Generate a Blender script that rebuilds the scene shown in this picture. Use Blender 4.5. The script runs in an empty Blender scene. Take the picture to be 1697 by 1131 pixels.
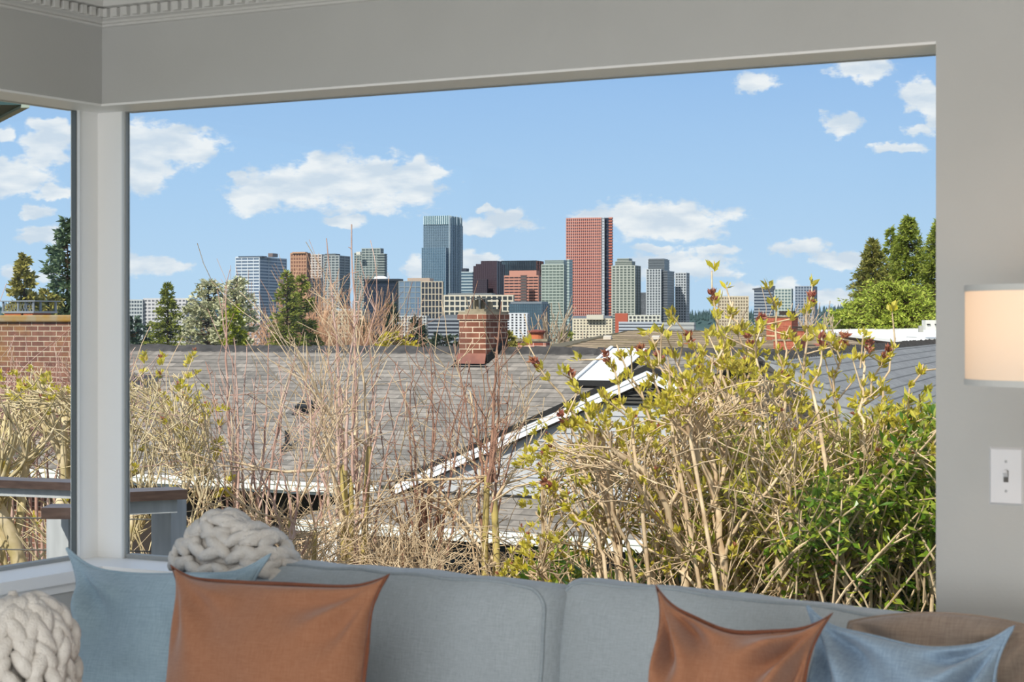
import bpy, math, random
from mathutils import Vector, Matrix, noise as mnoise
from math import sin, cos, pi, sqrt, radians

# ------------------------------------------------------------------ frame
F = 3118.0; CX = 848.5; HV = 540.0; CAMZ = 1.45
NX, NY = 0.489, 0.872            # outward normal of the big window wall
AX, AY = 0.872, -0.489           # along the big window wall, to the right

def P(u, v, Y):
    return Vector(((u-CX)/F*Y, Y, CAMZ+(HV-v)/F*Y))
def Pn(u, v, n):
    k = (u-CX)/F
    return P(u, v, n/(NX*k+NY))
def H(s, n, z):
    return Vector((s*AX+n*NX, s*AY+n*NY, z))
def S(u, n):
    k = (u-CX)/F
    return (AX*k+AY)*n/(NX*k+NY)
def Zr(v, Y):
    return CAMZ+(HV-v)/F*Y

scene = bpy.context.scene
COL = scene.collection

# ------------------------------------------------------------------ mesh builder
class MB:
    def __init__(self):
        self.v = []; self.f = []; self.uv = []
        self.has_uv = False
    def quad(self, a, b, c, d, uv=None):
        i = len(self.v); self.v += [tuple(a), tuple(b), tuple(c), tuple(d)]
        self.f.append((i, i+1, i+2, i+3)); self.uv.append(uv)
        if uv: self.has_uv = True
    def poly(self, pts, uv=None):
        i = len(self.v); self.v += [tuple(p) for p in pts]
        self.f.append(tuple(range(i, i+len(pts)))); self.uv.append(uv)
        if uv: self.has_uv = True
    def box(self, c, sx, sy, sz, M=None):
        i = len(self.v)
        for dz in (-.5, .5):
            for dx, dy in ((-.5, -.5), (.5, -.5), (.5, .5), (-.5, .5)):
                p = Vector((c[0]+dx*sx, c[1]+dy*sy, c[2]+dz*sz))
                if M: p = M @ p
                self.v.append(tuple(p))
        for f in ((0, 3, 2, 1), (4, 5, 6, 7), (0, 1, 5, 4), (1, 2, 6, 5), (2, 3, 7, 6), (3, 0, 4, 7)):
            self.f.append(tuple(i+k for k in f)); self.uv.append(None)
    def hbox(self, s0, s1, n0, n1, z0, z1):
        i = len(self.v)
        for z in (z0, z1):
            for s, n in ((s0, n0), (s1, n0), (s1, n1), (s0, n1)):
                self.v.append(tuple(H(s, n, z)))
        for f in ((0, 3, 2, 1), (4, 5, 6, 7), (0, 1, 5, 4), (1, 2, 6, 5), (2, 3, 7, 6), (3, 0, 4, 7)):
            self.f.append(tuple(i+k for k in f)); self.uv.append(None)
    def prism(self, pts, off):
        """extrude polygon pts (Vectors) by vector off"""
        n = len(pts); i = len(self.v)
        self.v += [tuple(p) for p in pts]+[tuple(p+off) for p in pts]
        self.f.append(tuple(range(i+n-1, i-1, -1))); self.uv.append(None)
        self.f.append(tuple(range(i+n, i+2*n))); self.uv.append(None)
        for k in range(n):
            a = i+k; b = i+(k+1) % n
            self.f.append((a, b, b+n, a+n)); self.uv.append(None)
    def tube(self, pts, rs, sides=6, cap=True):
        i0 = len(self.v); n = len(pts)
        prev = None
        for k in range(n):
            if k == 0: t = pts[1]-pts[0]
            elif k == n-1: t = pts[-1]-pts[-2]
            else: t = pts[k+1]-pts[k-1]
            if t.length < 1e-9: t = Vector((0, 0, 1))
            t.normalize()
            if prev is None:
                up = Vector((0, 0, 1)) if abs(t.z) < .9 else Vector((1, 0, 0))
                a = t.cross(up).normalized()
            else:
                a = (prev-t*prev.dot(t))
                if a.length < 1e-6: a = t.orthogonal()
                a.normalize()
            prev = a; b = t.cross(a)
            r = rs[k] if isinstance(rs, (list, tuple)) else rs
            p = pts[k]
            for j in range(sides):
                an = 2*pi*j/sides
                self.v.append((p.x+(a.x*cos(an)+b.x*sin(an))*r, p.y+(a.y*cos(an)+b.y*sin(an))*r, p.z+(a.z*cos(an)+b.z*sin(an))*r))
        for k in range(n-1):
            for j in range(sides):
                j2 = (j+1) % sides
                self.f.append((i0+k*sides+j, i0+k*sides+j2, i0+(k+1)*sides+j2, i0+(k+1)*sides+j)); self.uv.append(None)
        if cap:
            self.f.append(tuple(i0+j for j in range(sides-1, -1, -1))); self.uv.append(None)
            self.f.append(tuple(i0+(n-1)*sides+j for j in range(sides))); self.uv.append(None)
    def lathe(self, c, prof, seg=24, M=None):
        i0 = len(self.v); n = len(prof)
        for (r, z) in prof:
            for j in range(seg):
                an = 2*pi*j/seg
                p = Vector((c[0]+r*cos(an), c[1]+r*sin(an), c[2]+z))
                if M: p = M @ p
                self.v.append(tuple(p))
        for k in range(n-1):
            for j in range(seg):
                j2 = (j+1) % seg
                self.f.append((i0+k*seg+j, i0+k*seg+j2, i0+(k+1)*seg+j2, i0+(k+1)*seg+j)); self.uv.append(None)
    def leaf(self, p, d, side, L, W, fold=.15):
        """folded diamond leaf"""
        q = p+d*L*.5
        n = d.cross(side)
        i = len(self.v)
        self.v += [tuple(p), tuple(q+side*W*.5+n*W*fold), tuple(p+d*L), tuple(q-side*W*.5+n*W*fold)]
        self.f.append((i, i+1, i+2)); self.f.append((i, i+2, i+3)); self.uv += [None, None]
    def build(self, name, mat, parent=None, smooth=False, loc=None):
        me = bpy.data.meshes.new(name)
        vs = self.v
        if loc is not None:
            vs = [(x-loc[0], y-loc[1], z-loc[2]) for x, y, z in vs]
        me.from_pydata(vs, [], self.f)
        if self.has_uv:
            l = me.uv_layers.new(name='UVMap')
            li = 0
            for f, uv in zip(self.f, self.uv):
                for k in range(len(f)):
                    l.data[li].uv = uv[k] if uv else (0, 0)
                    li += 1
        me.update()
        if smooth:
            me.polygons.foreach_set('use_smooth', [True]*len(me.polygons))
        me.materials.append(mat)
        o = bpy.data.objects.new(name, me); COL.objects.link(o)
        if loc is not None: o.location = loc
        if parent is not None:
            o.parent = parent
            if loc is None:
                # keep world coordinates baked in the mesh
                o.matrix_parent_inverse = parent_world(parent).inverted()
            else:
                o.matrix_parent_inverse = parent_world(parent).inverted()
        return o

def parent_world(o):
    m = Matrix.LocRotScale(o.location, o.rotation_euler, o.scale)
    if o.parent is not None:
        return parent_world(o.parent) @ o.matrix_parent_inverse @ m
    return m

def tag(o, label=None, cat=None, group=None, kind=None):
    if label: o['label'] = label
    if cat: o['category'] = cat
    if group: o['group'] = group
    if kind: o['kind'] = kind
    return o
def thing(name, label, cat, loc=(0, 0, 0), group=None, kind=None):
    o = bpy.data.objects.new(name, None); COL.objects.link(o)
    o.location = loc; o.empty_display_size = .1
    return tag(o, label, cat, group, kind)

# ------------------------------------------------------------------ materials
def lin(c):
    r = []
    for x in c:
        x = x/255.0
        r.append(x/12.92 if x <= .04045 else ((x+.055)/1.055)**2.4)
    return (r[0], r[1], r[2], 1)
MATS = {}
def mat(name, c, rough=.7, spec=.3, c2=None, nscale=5, ndetail=3, bump=0, bscale=50, metal=0, coords='Object', stretch=None, contrast=None, trans=0):
    if name in MATS: return MATS[name]
    m = bpy.data.materials.new(name); m.use_nodes = True
    nt = m.node_tree; N = nt.nodes; L = nt.links
    b = N['Principled BSDF']
    b.inputs['Base Color'].default_value = lin(c)
    b.inputs['Roughness'].default_value = rough
    b.inputs['Specular IOR Level'].default_value = spec
    b.inputs['Metallic'].default_value = metal
    tc = N.new('ShaderNodeTexCoord'); src = tc.outputs[coords]
    if stretch:
        mp = N.new('ShaderNodeMapping'); mp.inputs['Scale'].default_value = stretch
        L.new(src, mp.inputs['Vector']); src = mp.outputs['Vector']
    if c2:
        nz = N.new('ShaderNodeTexNoise'); nz.inputs['Scale'].default_value = nscale; nz.inputs['Detail'].default_value = ndetail
        L.new(src, nz.inputs['Vector'])
        cr = N.new('ShaderNodeValToRGB'); lo, hi = contrast or (.35, .65)
        cr.color_ramp.elements[0].position = lo; cr.color_ramp.elements[1].position = hi
        cr.color_ramp.elements[0].color = lin(c); cr.color_ramp.elements[1].color = lin(c2)
        L.new(nz.outputs['Fac'], cr.inputs['Fac']); L.new(cr.outputs['Color'], b.inputs['Base Color'])
    if bump:
        n2 = N.new('ShaderNodeTexNoise'); n2.inputs['Scale'].default_value = bscale; n2.inputs['Detail'].default_value = 4
        L.new(src, n2.inputs['Vector'])
        bp = N.new('ShaderNodeBump'); bp.inputs['Strength'].default_value = bump; bp.inputs['Distance'].default_value = .01
        L.new(n2.outputs['Fac'], bp.inputs['Height']); L.new(bp.outputs['Normal'], b.inputs['Normal'])
    if trans:
        out = N['Material Output']
        t = N.new('ShaderNodeBsdfTranslucent'); mx = N.new('ShaderNodeMixShader'); mx.inputs[0].default_value = trans
        if c2: L.new(cr.outputs['Color'], t.inputs['Color'])
        else: t.inputs['Color'].default_value = lin(c)
        L.new(b.outputs[0], mx.inputs[1]); L.new(t.outputs[0], mx.inputs[2]); L.new(mx.outputs[0], out.inputs['Surface'])
    MATS[name] = m
    return m

def brick_mat(name, c1, c2, mortar, bw, bh, ms=.01, uv=True, rough=.85, stain=None, stain_scale=2, spec=.2, squash=.5, bias=0, smooth=.1, freq=2, stain_pos=(.45, .7), line=0, line_dark=.6, wav=0):
    if name in MATS: return MATS[name]
    m = bpy.data.materials.new(name); m.use_nodes = True
    nt = m.node_tree; N = nt.nodes; L = nt.links
    b = N['Principled BSDF']; b.inputs['Roughness'].default_value = rough; b.inputs['Specular IOR Level'].default_value = spec
    tc = N.new('ShaderNodeTexCoord')
    br = N.new('ShaderNodeTexBrick')
    br.inputs['Color1'].default_value = lin(c1); br.inputs['Color2'].default_value = lin(c2); br.inputs['Mortar'].default_value = lin(mortar)
    br.inputs['Scale'].default_value = 1.0; br.inputs['Mortar Size'].default_value = ms; br.inputs['Mortar Smooth'].default_value = smooth
    br.inputs['Brick Width'].default_value = bw; br.inputs['Row Height'].default_value = bh; br.inputs['Bias'].default_value = bias
    br.offset = .5; br.offset_frequency = freq
    L.new(tc.outputs['UV'], br.inputs['Vector'])
    col = br.outputs['Color']
    # uneven wear within the bricks
    nz = N.new('ShaderNodeTexNoise'); nz.inputs['Scale'].default_value = 9; nz.inputs['Detail'].default_value = 5
    L.new(tc.outputs['UV'], nz.inputs['Vector'])
    mr = N.new('ShaderNodeMapRange'); mr.inputs[1].default_value = .3; mr.inputs[2].default_value = .7; mr.inputs[3].default_value = .8; mr.inputs[4].default_value = 1.2
    L.new(nz.outputs['Fac'], mr.inputs[0])
    mu = N.new('ShaderNodeMix'); mu.data_type = 'RGBA'; mu.blend_type = 'MULTIPLY'; mu.inputs[0].default_value = 1
    L.new(col, mu.inputs[6]); L.new(mr.outputs[0], mu.inputs[7]); col = mu.outputs[2]
    if stain:
        n3 = N.new('ShaderNodeTexNoise'); n3.inputs['Scale'].default_value = stain_scale; n3.inputs['Detail'].default_value = 4
        L.new(tc.outputs['UV'], n3.inputs['Vector'])
        cr = N.new('ShaderNodeMapRange'); cr.inputs[1].default_value = stain_pos[0]; cr.inputs[2].default_value = stain_pos[1]; cr.inputs[3].default_value = 0; cr.inputs[4].default_value = .7
        L.new(n3.outputs['Fac'], cr.inputs[0])
        m2 = N.new('ShaderNodeMix'); m2.data_type = 'RGBA'; L.new(cr.outputs[0], m2.inputs[0])
        L.new(col, m2.inputs[6]); m2.inputs[7].default_value = lin(stain); col = m2.outputs[2]
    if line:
        # shadow line below each course's butt edge, painted as a thin dark strip
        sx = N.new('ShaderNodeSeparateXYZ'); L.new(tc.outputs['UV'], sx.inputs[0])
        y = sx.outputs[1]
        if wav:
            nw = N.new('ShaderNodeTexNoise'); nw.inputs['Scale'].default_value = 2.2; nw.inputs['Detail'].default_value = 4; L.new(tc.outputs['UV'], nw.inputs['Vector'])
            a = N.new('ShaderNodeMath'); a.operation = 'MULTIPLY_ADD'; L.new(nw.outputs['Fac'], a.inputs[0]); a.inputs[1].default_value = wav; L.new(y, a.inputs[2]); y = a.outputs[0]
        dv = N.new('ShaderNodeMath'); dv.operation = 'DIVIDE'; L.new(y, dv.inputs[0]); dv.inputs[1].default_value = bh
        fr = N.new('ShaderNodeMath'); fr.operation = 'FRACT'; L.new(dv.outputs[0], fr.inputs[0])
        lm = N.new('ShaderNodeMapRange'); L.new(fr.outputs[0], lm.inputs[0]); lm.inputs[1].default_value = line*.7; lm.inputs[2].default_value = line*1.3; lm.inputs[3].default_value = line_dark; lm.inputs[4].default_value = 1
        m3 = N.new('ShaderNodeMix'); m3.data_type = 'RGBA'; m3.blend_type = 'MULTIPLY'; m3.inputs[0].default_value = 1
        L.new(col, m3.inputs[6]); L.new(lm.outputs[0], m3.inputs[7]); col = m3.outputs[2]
    L.new(col, b.inputs['Base Color'])
    MATS[name] = m
    return m

def rand_leaf_mat(name, cols, scale=3, rough=.5, spec=.3, trans=.3):
    """leaf colour varies from leaf to leaf by a white noise on its island"""
    if name in MATS: return MATS[name]
    m = bpy.data.materials.new(name); m.use_nodes = True
    nt = m.node_tree; N = nt.nodes; L = nt.links
    b = N['Principled BSDF']; b.inputs['Roughness'].default_value = rough; b.inputs['Specular IOR Level'].default_value = spec
    g = N.new('ShaderNodeNewGeometry')
    cr = N.new('ShaderNodeValToRGB'); el = cr.color_ramp.elements
    n = len(cols)
    el[0].position = 0; el[0].color = lin(cols[0]); el[1].position = 1; el[1].color = lin(cols[-1])
    for i in range(1, n-1):
        e = el.new(i/(n-1)); e.color = lin(cols[i])
    L.new(g.outputs['Random Per Island'], cr.inputs['Fac'])
    L.new(cr.outputs['Color'], b.inputs['Base Color'])
    t = N.new('ShaderNodeBsdfTranslucent'); mx = N.new('ShaderNodeMixShader'); mx.inputs[0].default_value = trans
    L.new(cr.outputs['Color'], t.inputs['Color'])
    L.new(b.outputs[0], mx.inputs[1]); L.new(t.outputs[0], mx.inputs[2]); L.new(mx.outputs[0], N['Material Output'].inputs['Surface'])
    MATS[name] = m
    return m

def fabric(name, c, c2, scale=90, bump=.35):
    """linen: two crossing stretched noises"""
    if name in MATS: return MATS[name]
    m = bpy.data.materials.new(name); m.use_nodes = True
    nt = m.node_tree; N = nt.nodes; L = nt.links
    b = N['Principled BSDF']; b.inputs['Roughness'].default_value = .9; b.inputs['Specular IOR Level'].default_value = .15
    b.inputs['Sheen Weight'].default_value = .25; b.inputs['Sheen Roughness'].default_value = .5
    tc = N.new('ShaderNodeTexCoord')
    outs = []
    for sc in ((scale*4, scale*.35, scale*.35), (scale*.35, scale*.35, scale*4)):
        mp = N.new('ShaderNodeMapping'); mp.inputs['Scale'].default_value = sc
        L.new(tc.outputs['Object'], mp.inputs['Vector'])
        nz = N.new('ShaderNodeTexNoise'); nz.inputs['Scale'].default_value = 1; nz.inputs['Detail'].default_value = 2
        L.new(mp.outputs[0], nz.inputs['Vector']); outs.append(nz.outputs['Fac'])
    ad = N.new('ShaderNodeMath'); ad.operation = 'ADD'; L.new(outs[0], ad.inputs[0]); L.new(outs[1], ad.inputs[1])
    cr = N.new('ShaderNodeMapRange'); cr.inputs[1].default_value = .7; cr.inputs[2].default_value = 1.3
    L.new(ad.outputs[0], cr.inputs[0])
    mx = N.new('ShaderNodeMix'); mx.data_type = 'RGBA'; L.new(cr.outputs[0], mx.inputs[0])
    mx.inputs[6].default_value = lin(c); mx.inputs[7].default_value = lin(c2)
    L.new(mx.outputs[2], b.inputs['Base Color'])
    bp = N.new('ShaderNodeBump'); bp.inputs['Strength'].default_value = bump; bp.inputs['Distance'].default_value = .002
    L.new(ad.outputs[0], bp.inputs['Height']); L.new(bp.outputs['Normal'], b.inputs['Normal'])
    MATS[name] = m
    return m

# ================================================================== ROOM
WALL = mat('wall_paint', (187, 187, 184), .75, .2, c2=(183, 183, 180), nscale=3, bump=.05, bscale=120)
TRIM = mat('trim_paint', (240, 239, 236), .45, .35)
CEILM = mat('ceiling_paint', (225, 223, 218), .8, .1)
n_in = 3.827; n_gl = 3.957; n_out = 4.0
s_in = -3.395; s_gl = -3.525; s_out = -3.57
zs = CAMZ-.635; zh = CAMZ+.59; zc = 2.40
sR = 2.2; nB = -2.6
s_we = S(1551, n_in)             # right edge of the big opening
def struct(name, mb, m, label=None, parent=None, smooth=False):
    o = mb.build(name, m, parent, smooth)
    if parent is None:
        o['kind'] = 'structure'
        if label: o['label'] = label
    return o

mb = MB()
mb.hbox(s_in, s_we, n_in, n_out, zh, zc)
mb.hbox(s_we, sR+.1, n_in, n_out, 0, zc)
mb.hbox(s_in, s_we, n_in, n_out, 0, zs-.03)
struct('wall_front', mb, WALL, 'pale grey wall with the big picture window')
nw0 = 1.9
mb = MB()
mb.hbox(s_out, s_in, nw0, n_out, zh, zc)
mb.hbox(s_out, s_in, nB-.1, nw0, 0, zc)
mb.hbox(s_out, s_in, nw0, n_out, 0, zs-.03)
struct('wall_left', mb, WALL, 'pale grey wall with the left window')
mb = MB(); mb.hbox(sR, sR+.1, nB-.1, n_in, 0, zc); struct('wall_right', mb, WALL, 'pale grey wall at the right of the room')
mb = MB(); mb.hbox(s_in, sR, nB-.1, nB, 0, zc); struct('wall_back', mb, WALL, 'pale grey wall behind the viewer')
mb = MB(); mb.hbox(s_out, sR+.1, nB-.1, n_out, zc, zc+.1); struct('ceiling', mb, CEILM, 'white ceiling')
OAK = mat('oak_floor', (206, 202, 196), .5, .3, c2=(192, 188, 180), nscale=4, stretch=(1, 8, 1))
mb = MB(); mb.hbox(s_out, sR+.1, nB-.1, n_out, -.1, 0); struct('floor', mb, OAK, 'wooden floor')

# sills run round the corner
mb = MB()
mb.hbox(s_in-.02, s_we, n_in-.025, n_gl+.02, zs-.03, zs)
mb.hbox(s_in-.02, s_we, n_in-.008, n_in, zs-.055, zs-.03)
struct('trim_1', mb, TRIM, 'white sill board under the picture window')
mb = MB()
mb.hbox(s_gl-.02, s_in+.025, nw0, n_in-.025, zs-.03, zs)
mb.hbox(s_gl-.02, s_in-.02, n_in-.025, n_gl+.02, zs-.03, zs)
mb.hbox(s_in, s_in+.008, nw0, n_in-.01, zs-.055, zs-.03)
struct('trim_2', mb, TRIM, 'white sill board under the left window')
# corner post
s_p1 = S(203, n_gl); s_p2 = S(215, n_gl+.02)
def Nn_(u, s):
    k = (u-CX)/F
    return (NX*k+NY)*s/(AX*k+AY)
n_p1 = Nn_(131, s_gl); n_p2 = Nn_(118, s_gl-.02)
mb = MB()
mb.hbox(s_gl-.03, s_p1, n_gl, n_gl+.03, zs, zh)
mb.hbox(s_gl-.03, s_gl, n_p1, n_gl, zs, zh)
struct('trim_3', mb, TRIM, 'white painted corner post between the two windows')
# window frames and panes
def glass_mat():
    m = bpy.data.materials.new('window_glass'); m.use_nodes = True
    nt = m.node_tree; N = nt.nodes; L = nt.links
    N.remove(N['Principled BSDF'])
    t = N.new('ShaderNodeBsdfTransparent'); t.inputs[0].default_value = (.97, .985, .98, 1)
    g = N.new('ShaderNodeBsdfGlossy'); g.inputs['Roughness'].default_value = .02
    mx = N.new('ShaderNodeMixShader'); mx.inputs[0].default_value = .012
    L.new(t.outputs[0], mx.inputs[1]); L.new(g.outputs[0], mx.inputs[2]); L.new(mx.outputs[0], N['Material Output'].inputs['Surface'])
    return m
GLASS = glass_mat()
SASH = mat('sash_grey', (150, 152, 150), .5, .4)
SASHW = mat('sash_white', (225, 226, 224), .45, .4)
mb = MB()
mb.hbox(s_p1, s_p1+.004, n_gl-.006, n_gl+.006, zs, zh)
w1 = struct('window_1', mb, SASHW, 'big picture window with a white frame')
mb = MB(); mb.hbox(s_p1+.004, s_p2, n_gl+.004, n_gl+.02, zs+.004, zh); mb.build('frame_stop', SASH, w1)
mb = MB(); mb.hbox(s_p2, s_we, n_gl+.005, n_gl+.03, zh-.008, zh); mb.build('head_strip', SASH, w1)
mb = MB(); mb.hbox(s_p2, s_we, n_gl+.005, n_gl+.03, zs, zs+.012); mb.build('bottom_strip', SASH, w1)
mb = MB(); mb.hbox(s_we, s_we+.03, n_in+.03, n_gl+.03, zs, zh); mb.build('side_stop', SASHW, w1)
mb = MB(); mb.hbox(s_p2, s_we+.02, n_gl+.012, n_gl+.018, zs+.01, zh-.006); mb.build('pane', GLASS, w1)
mb = MB()
mb.hbox(s_gl-.006, s_gl+.005, n_p1-.004, n_p1, zs, zh)
w2 = struct('window_2', mb, SASHW, 'left window with a grey and white frame')
mb = MB(); mb.hbox(s_gl-.02, s_gl-.004, n_p2, n_p1-.004, zs, zh); mb.build('frame_stop', mat('sash_dark', (95, 100, 100), .5, .4), w2)
mb = MB(); mb.hbox(s_gl-.03, s_gl-.005, nw0, n_p2, zh-.006, zh); mb.build('head_strip', SASHW, w2)
mb = MB(); mb.hbox(s_gl-.03, s_gl-.005, nw0, n_p2, zs, zs+.01); mb.build('bottom_strip', SASH, w2)
mb = MB(); mb.hbox(s_gl-.018, s_gl-.012, nw0, n_p2+.002, zs+.008, zh-.006); mb.build('pane', GLASS, w2)

# crown moulding with dentils
prof = [(0, 2.240), (.008, 2.242), (.010, 2.247), (.006, 2.251), (.010, 2.256), (.022, 2.260), (.022, 2.286), (.036, 2.290), (.042, 2.312), (.048, 2.330),
        (.062, 2.350), (.082, 2.362), (.096, 2.366), (.100, 2.376), (.114, 2.380), (.118, 2.40), (0, 2.40)]
def crown(name, run, label):
    mb = MB()
    for k in range(len(prof)-1):
        (d0, z0), (d1, z1) = prof[k], prof[k+1]
        if run == 'front':
            mb.quad(H(s_in+d0, n_in-d0, z0), H(sR, n_in-d0, z0), H(sR, n_in-d1, z1), H(s_in+d1, n_in-d1, z1))
        else:
            mb.quad(H(s_in+d0, nB, z0), H(s_in+d0, n_in-d0, z0), H(s_in+d1, n_in-d1, z1), H(s_in+d1, nB, z1))
    t = .034
    if run == 'front':
        a = s_in+.03
        while a < -1.0:
            mb.hbox(a, a+.018, n_in-.036, n_in-.021, 2.262, 2.284); a += t
    else:
        a = n_in-.03
        while a > 2.2:
            mb.hbox(s_in+.021, s_in+.036, a-.018, a, 2.262, 2.284); a -= t
    return struct(name, mb, mat('crown_paint', (204, 203, 199), .6, .25), label)
crown('trim_4', 'front', 'white dentil crown moulding over the picture window')
crown('trim_5', 'left', 'white dentil crown moulding over the left window')

mb = MB(); mb.hbox(s_in-.005, s_we, n_in+.004, n_gl+.01, zh-.006, zh); struct('trim_6', mb, TRIM, 'white painted head of the picture window opening')
mb = MB(); mb.hbox(s_gl-.01, s_in-.005, nw0, n_in+.004, zh-.006, zh); mb.hbox(s_gl-.01, s_in-.005, n_in+.004, n_gl+.01, zh-.006, zh); struct('trim_7', mb, TRIM, 'white painted head of the left window opening')
# light switch
sw_s0 = S(1640, n_in); zsw1 = Zr(742, n_in/(NX*.2635+NY)); zsw0 = zsw1-.1165
PLAST = mat('switch_plastic', (222, 222, 224), .35, .45)
sw = thing('light_switch', 'white toggle light switch plate on the wall right of the picture window', 'light switch', tuple(H(sw_s0+.035, n_in, zsw0)))
mb = MB()
def hring(mb, s0, s1, z0, z1, n0, n1, ins):
    a = [H(s0, n0, z0), H(s1, n0, z0), H(s1, n0, z1), H(s0, n0, z1)]
    b = [H(s0+ins, n1, z0+ins), H(s1-ins, n1, z0+ins), H(s1-ins, n1, z1-ins), H(s0+ins, n1, z1-ins)]
    for k in range(4):
        mb.quad(a[k], a[(k+1) % 4], b[(k+1) % 4], b[k])
    mb.quad(*b)
hring(mb, sw_s0, sw_s0+.070, zsw0, zsw1, n_in, n_in-.006, .004)
mb.build('plate', PLAST, sw)
zc_ = (zsw0+zsw1)/2; sc_ = sw_s0+.035
mb = MB(); mb.hbox(sc_-.005, sc_+.005, n_in-.0066, n_in-.006, zc_-.012, zc_+.012); mb.build('toggle_slot', mat('slot_dark', (90, 88, 86), .6), sw)
mb = MB(); mb.prism([H(sc_-.004, n_in-.006, zc_-.002), H(sc_-.004, n_in-.018, zc_+.008), H(sc_-.004, n_in-.018, zc_+.013), H(sc_-.004, n_in-.006, zc_+.009)], H(.008, 0, 0)); mb.build('toggle', PLAST, sw)
for dz in (-.030, .030):
    mb = MB(); M = Matrix.Translation(H(sc_, n_in-.006, zc_+dz)) @ Matrix(((AX, 0, NX, 0), (AY, 0, NY, 0), (0, 1, 0, 0), (0, 0, 0, 1)))
    mb.lathe((0, 0, 0), [(.0001, -.0014), (.0024, -.0012), (.003, 0)], 10, M); mb.build('screw', mat('screw_metal', (150, 150, 150), .4, .5, metal=.6), sw)

# ================================================================== LAMP
lx, ly = P(1604, 540, 3.35).x+.19, 3.35
zt = CAMZ+.071; zb = CAMZ-.105
lamp = thing('floor_lamp', 'floor lamp with a lit white drum shade at the right edge', 'lamp', (lx, ly, 0))
SHADE = bpy.data.materials.new('lamp_shade'); SHADE.use_nodes = True
nt = SHADE.node_tree; Nn = nt.nodes; b = Nn['Principled BSDF']; b.inputs['Base Color'].default_value = lin((238, 232, 222)); b.inputs['Roughness'].default_value = .9
tr = Nn.new('ShaderNodeBsdfTranslucent'); tr.inputs['Color'].default_value = lin((250, 235, 215)); mx = Nn.new('ShaderNodeMixShader'); mx.inputs[0].default_value = .5
nt.links.new(b.outputs[0], mx.inputs[1]); nt.links.new(tr.outputs[0], mx.inputs[2]); nt.links.new(mx.outputs[0], Nn['Material Output'].inputs['Surface'])
mb = MB(); mb.lathe((lx, ly, 0), [(.19, zb), (.19, zt)], 64)
mb.build('lamp_shade', SHADE, lamp, smooth=True)
SHT = mat('shade_tape', (190, 190, 186), .8)
for z0, z1 in ((zt-.010, zt+.001), (zb-.001, zb+.010)):
    mb = MB(); mb.lathe((lx, ly, 0), [(.1885, z0), (.1915, z0), (.1915, z1), (.1885, z1), (.1885, z0)], 64); mb.build('shade_rim', SHT, lamp, smooth=False)
MET = mat('lamp_metal', (150, 145, 138), .3, .5, metal=.9)
mb = MB(); mb.lathe((lx, ly, 0), [(.0001, 0), (.14, 0), (.14, .015), (.02, .03), (.0001, .03)], 32); mb.build('base', MET, lamp, smooth=False)
mb = MB(); mb.tube([Vector((lx, ly, .02)), Vector((lx, ly, zb+.03))], .010, 12); mb.build('pole', MET, lamp)
mb = MB(); mb.tube([Vector((lx, ly, zb+.03)), Vector((lx, ly, zb+.07))], .018, 12); mb.build('socket', MET, lamp)
mb = MB(); mb.tube([Vector((lx, ly, zt-.01)), Vector((lx, ly, zt+.03))], .006, 10)
for k in range(3):
    an = k*2*pi/3; mb.tube([Vector((lx, ly, zt-.008)), Vector((lx+.19*cos(an), ly+.19*sin(an), zt-.008))], .002, 6)
mb.build('finial', MET, lamp)
BULB = bpy.data.materials.new('bulb_glow'); BULB.use_nodes = True
bb = BULB.node_tree.nodes['Principled BSDF']; bb.inputs['Emission Color'].default_value = (1, .62, .32, 1); bb.inputs['Emission Strength'].default_value = 6
mb = MB(); mb.lathe((lx, ly, zb+.095), [(.0001, -.03), (.015, -.025), (.028, 0), (.02, .022), (.0001, .03)], 16); mb.build('bulb', BULB, lamp, smooth=True)

# ================================================================== SOFT FURNISHINGS
def house_matrix(s, n, z, lean=0, roll=0, yaw=0):
    """local x along the wall, y outward (towards the window), z up"""
    B = Matrix(((AX, NX, 0, 0), (AY, NY, 0, 0), (0, 0, 1, 0), (0, 0, 0, 1)))
    p = H(s, n, z)
    return Matrix.Translation(p) @ B @ Matrix.Rotation(yaw, 4, 'Z') @ Matrix.Rotation(-lean, 4, 'X') @ Matrix.Rotation(roll, 4, 'Y')

def mesh_grid(name, rows, mat_, closed=None, parent=None, M=None, smooth=True):
    pass

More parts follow.
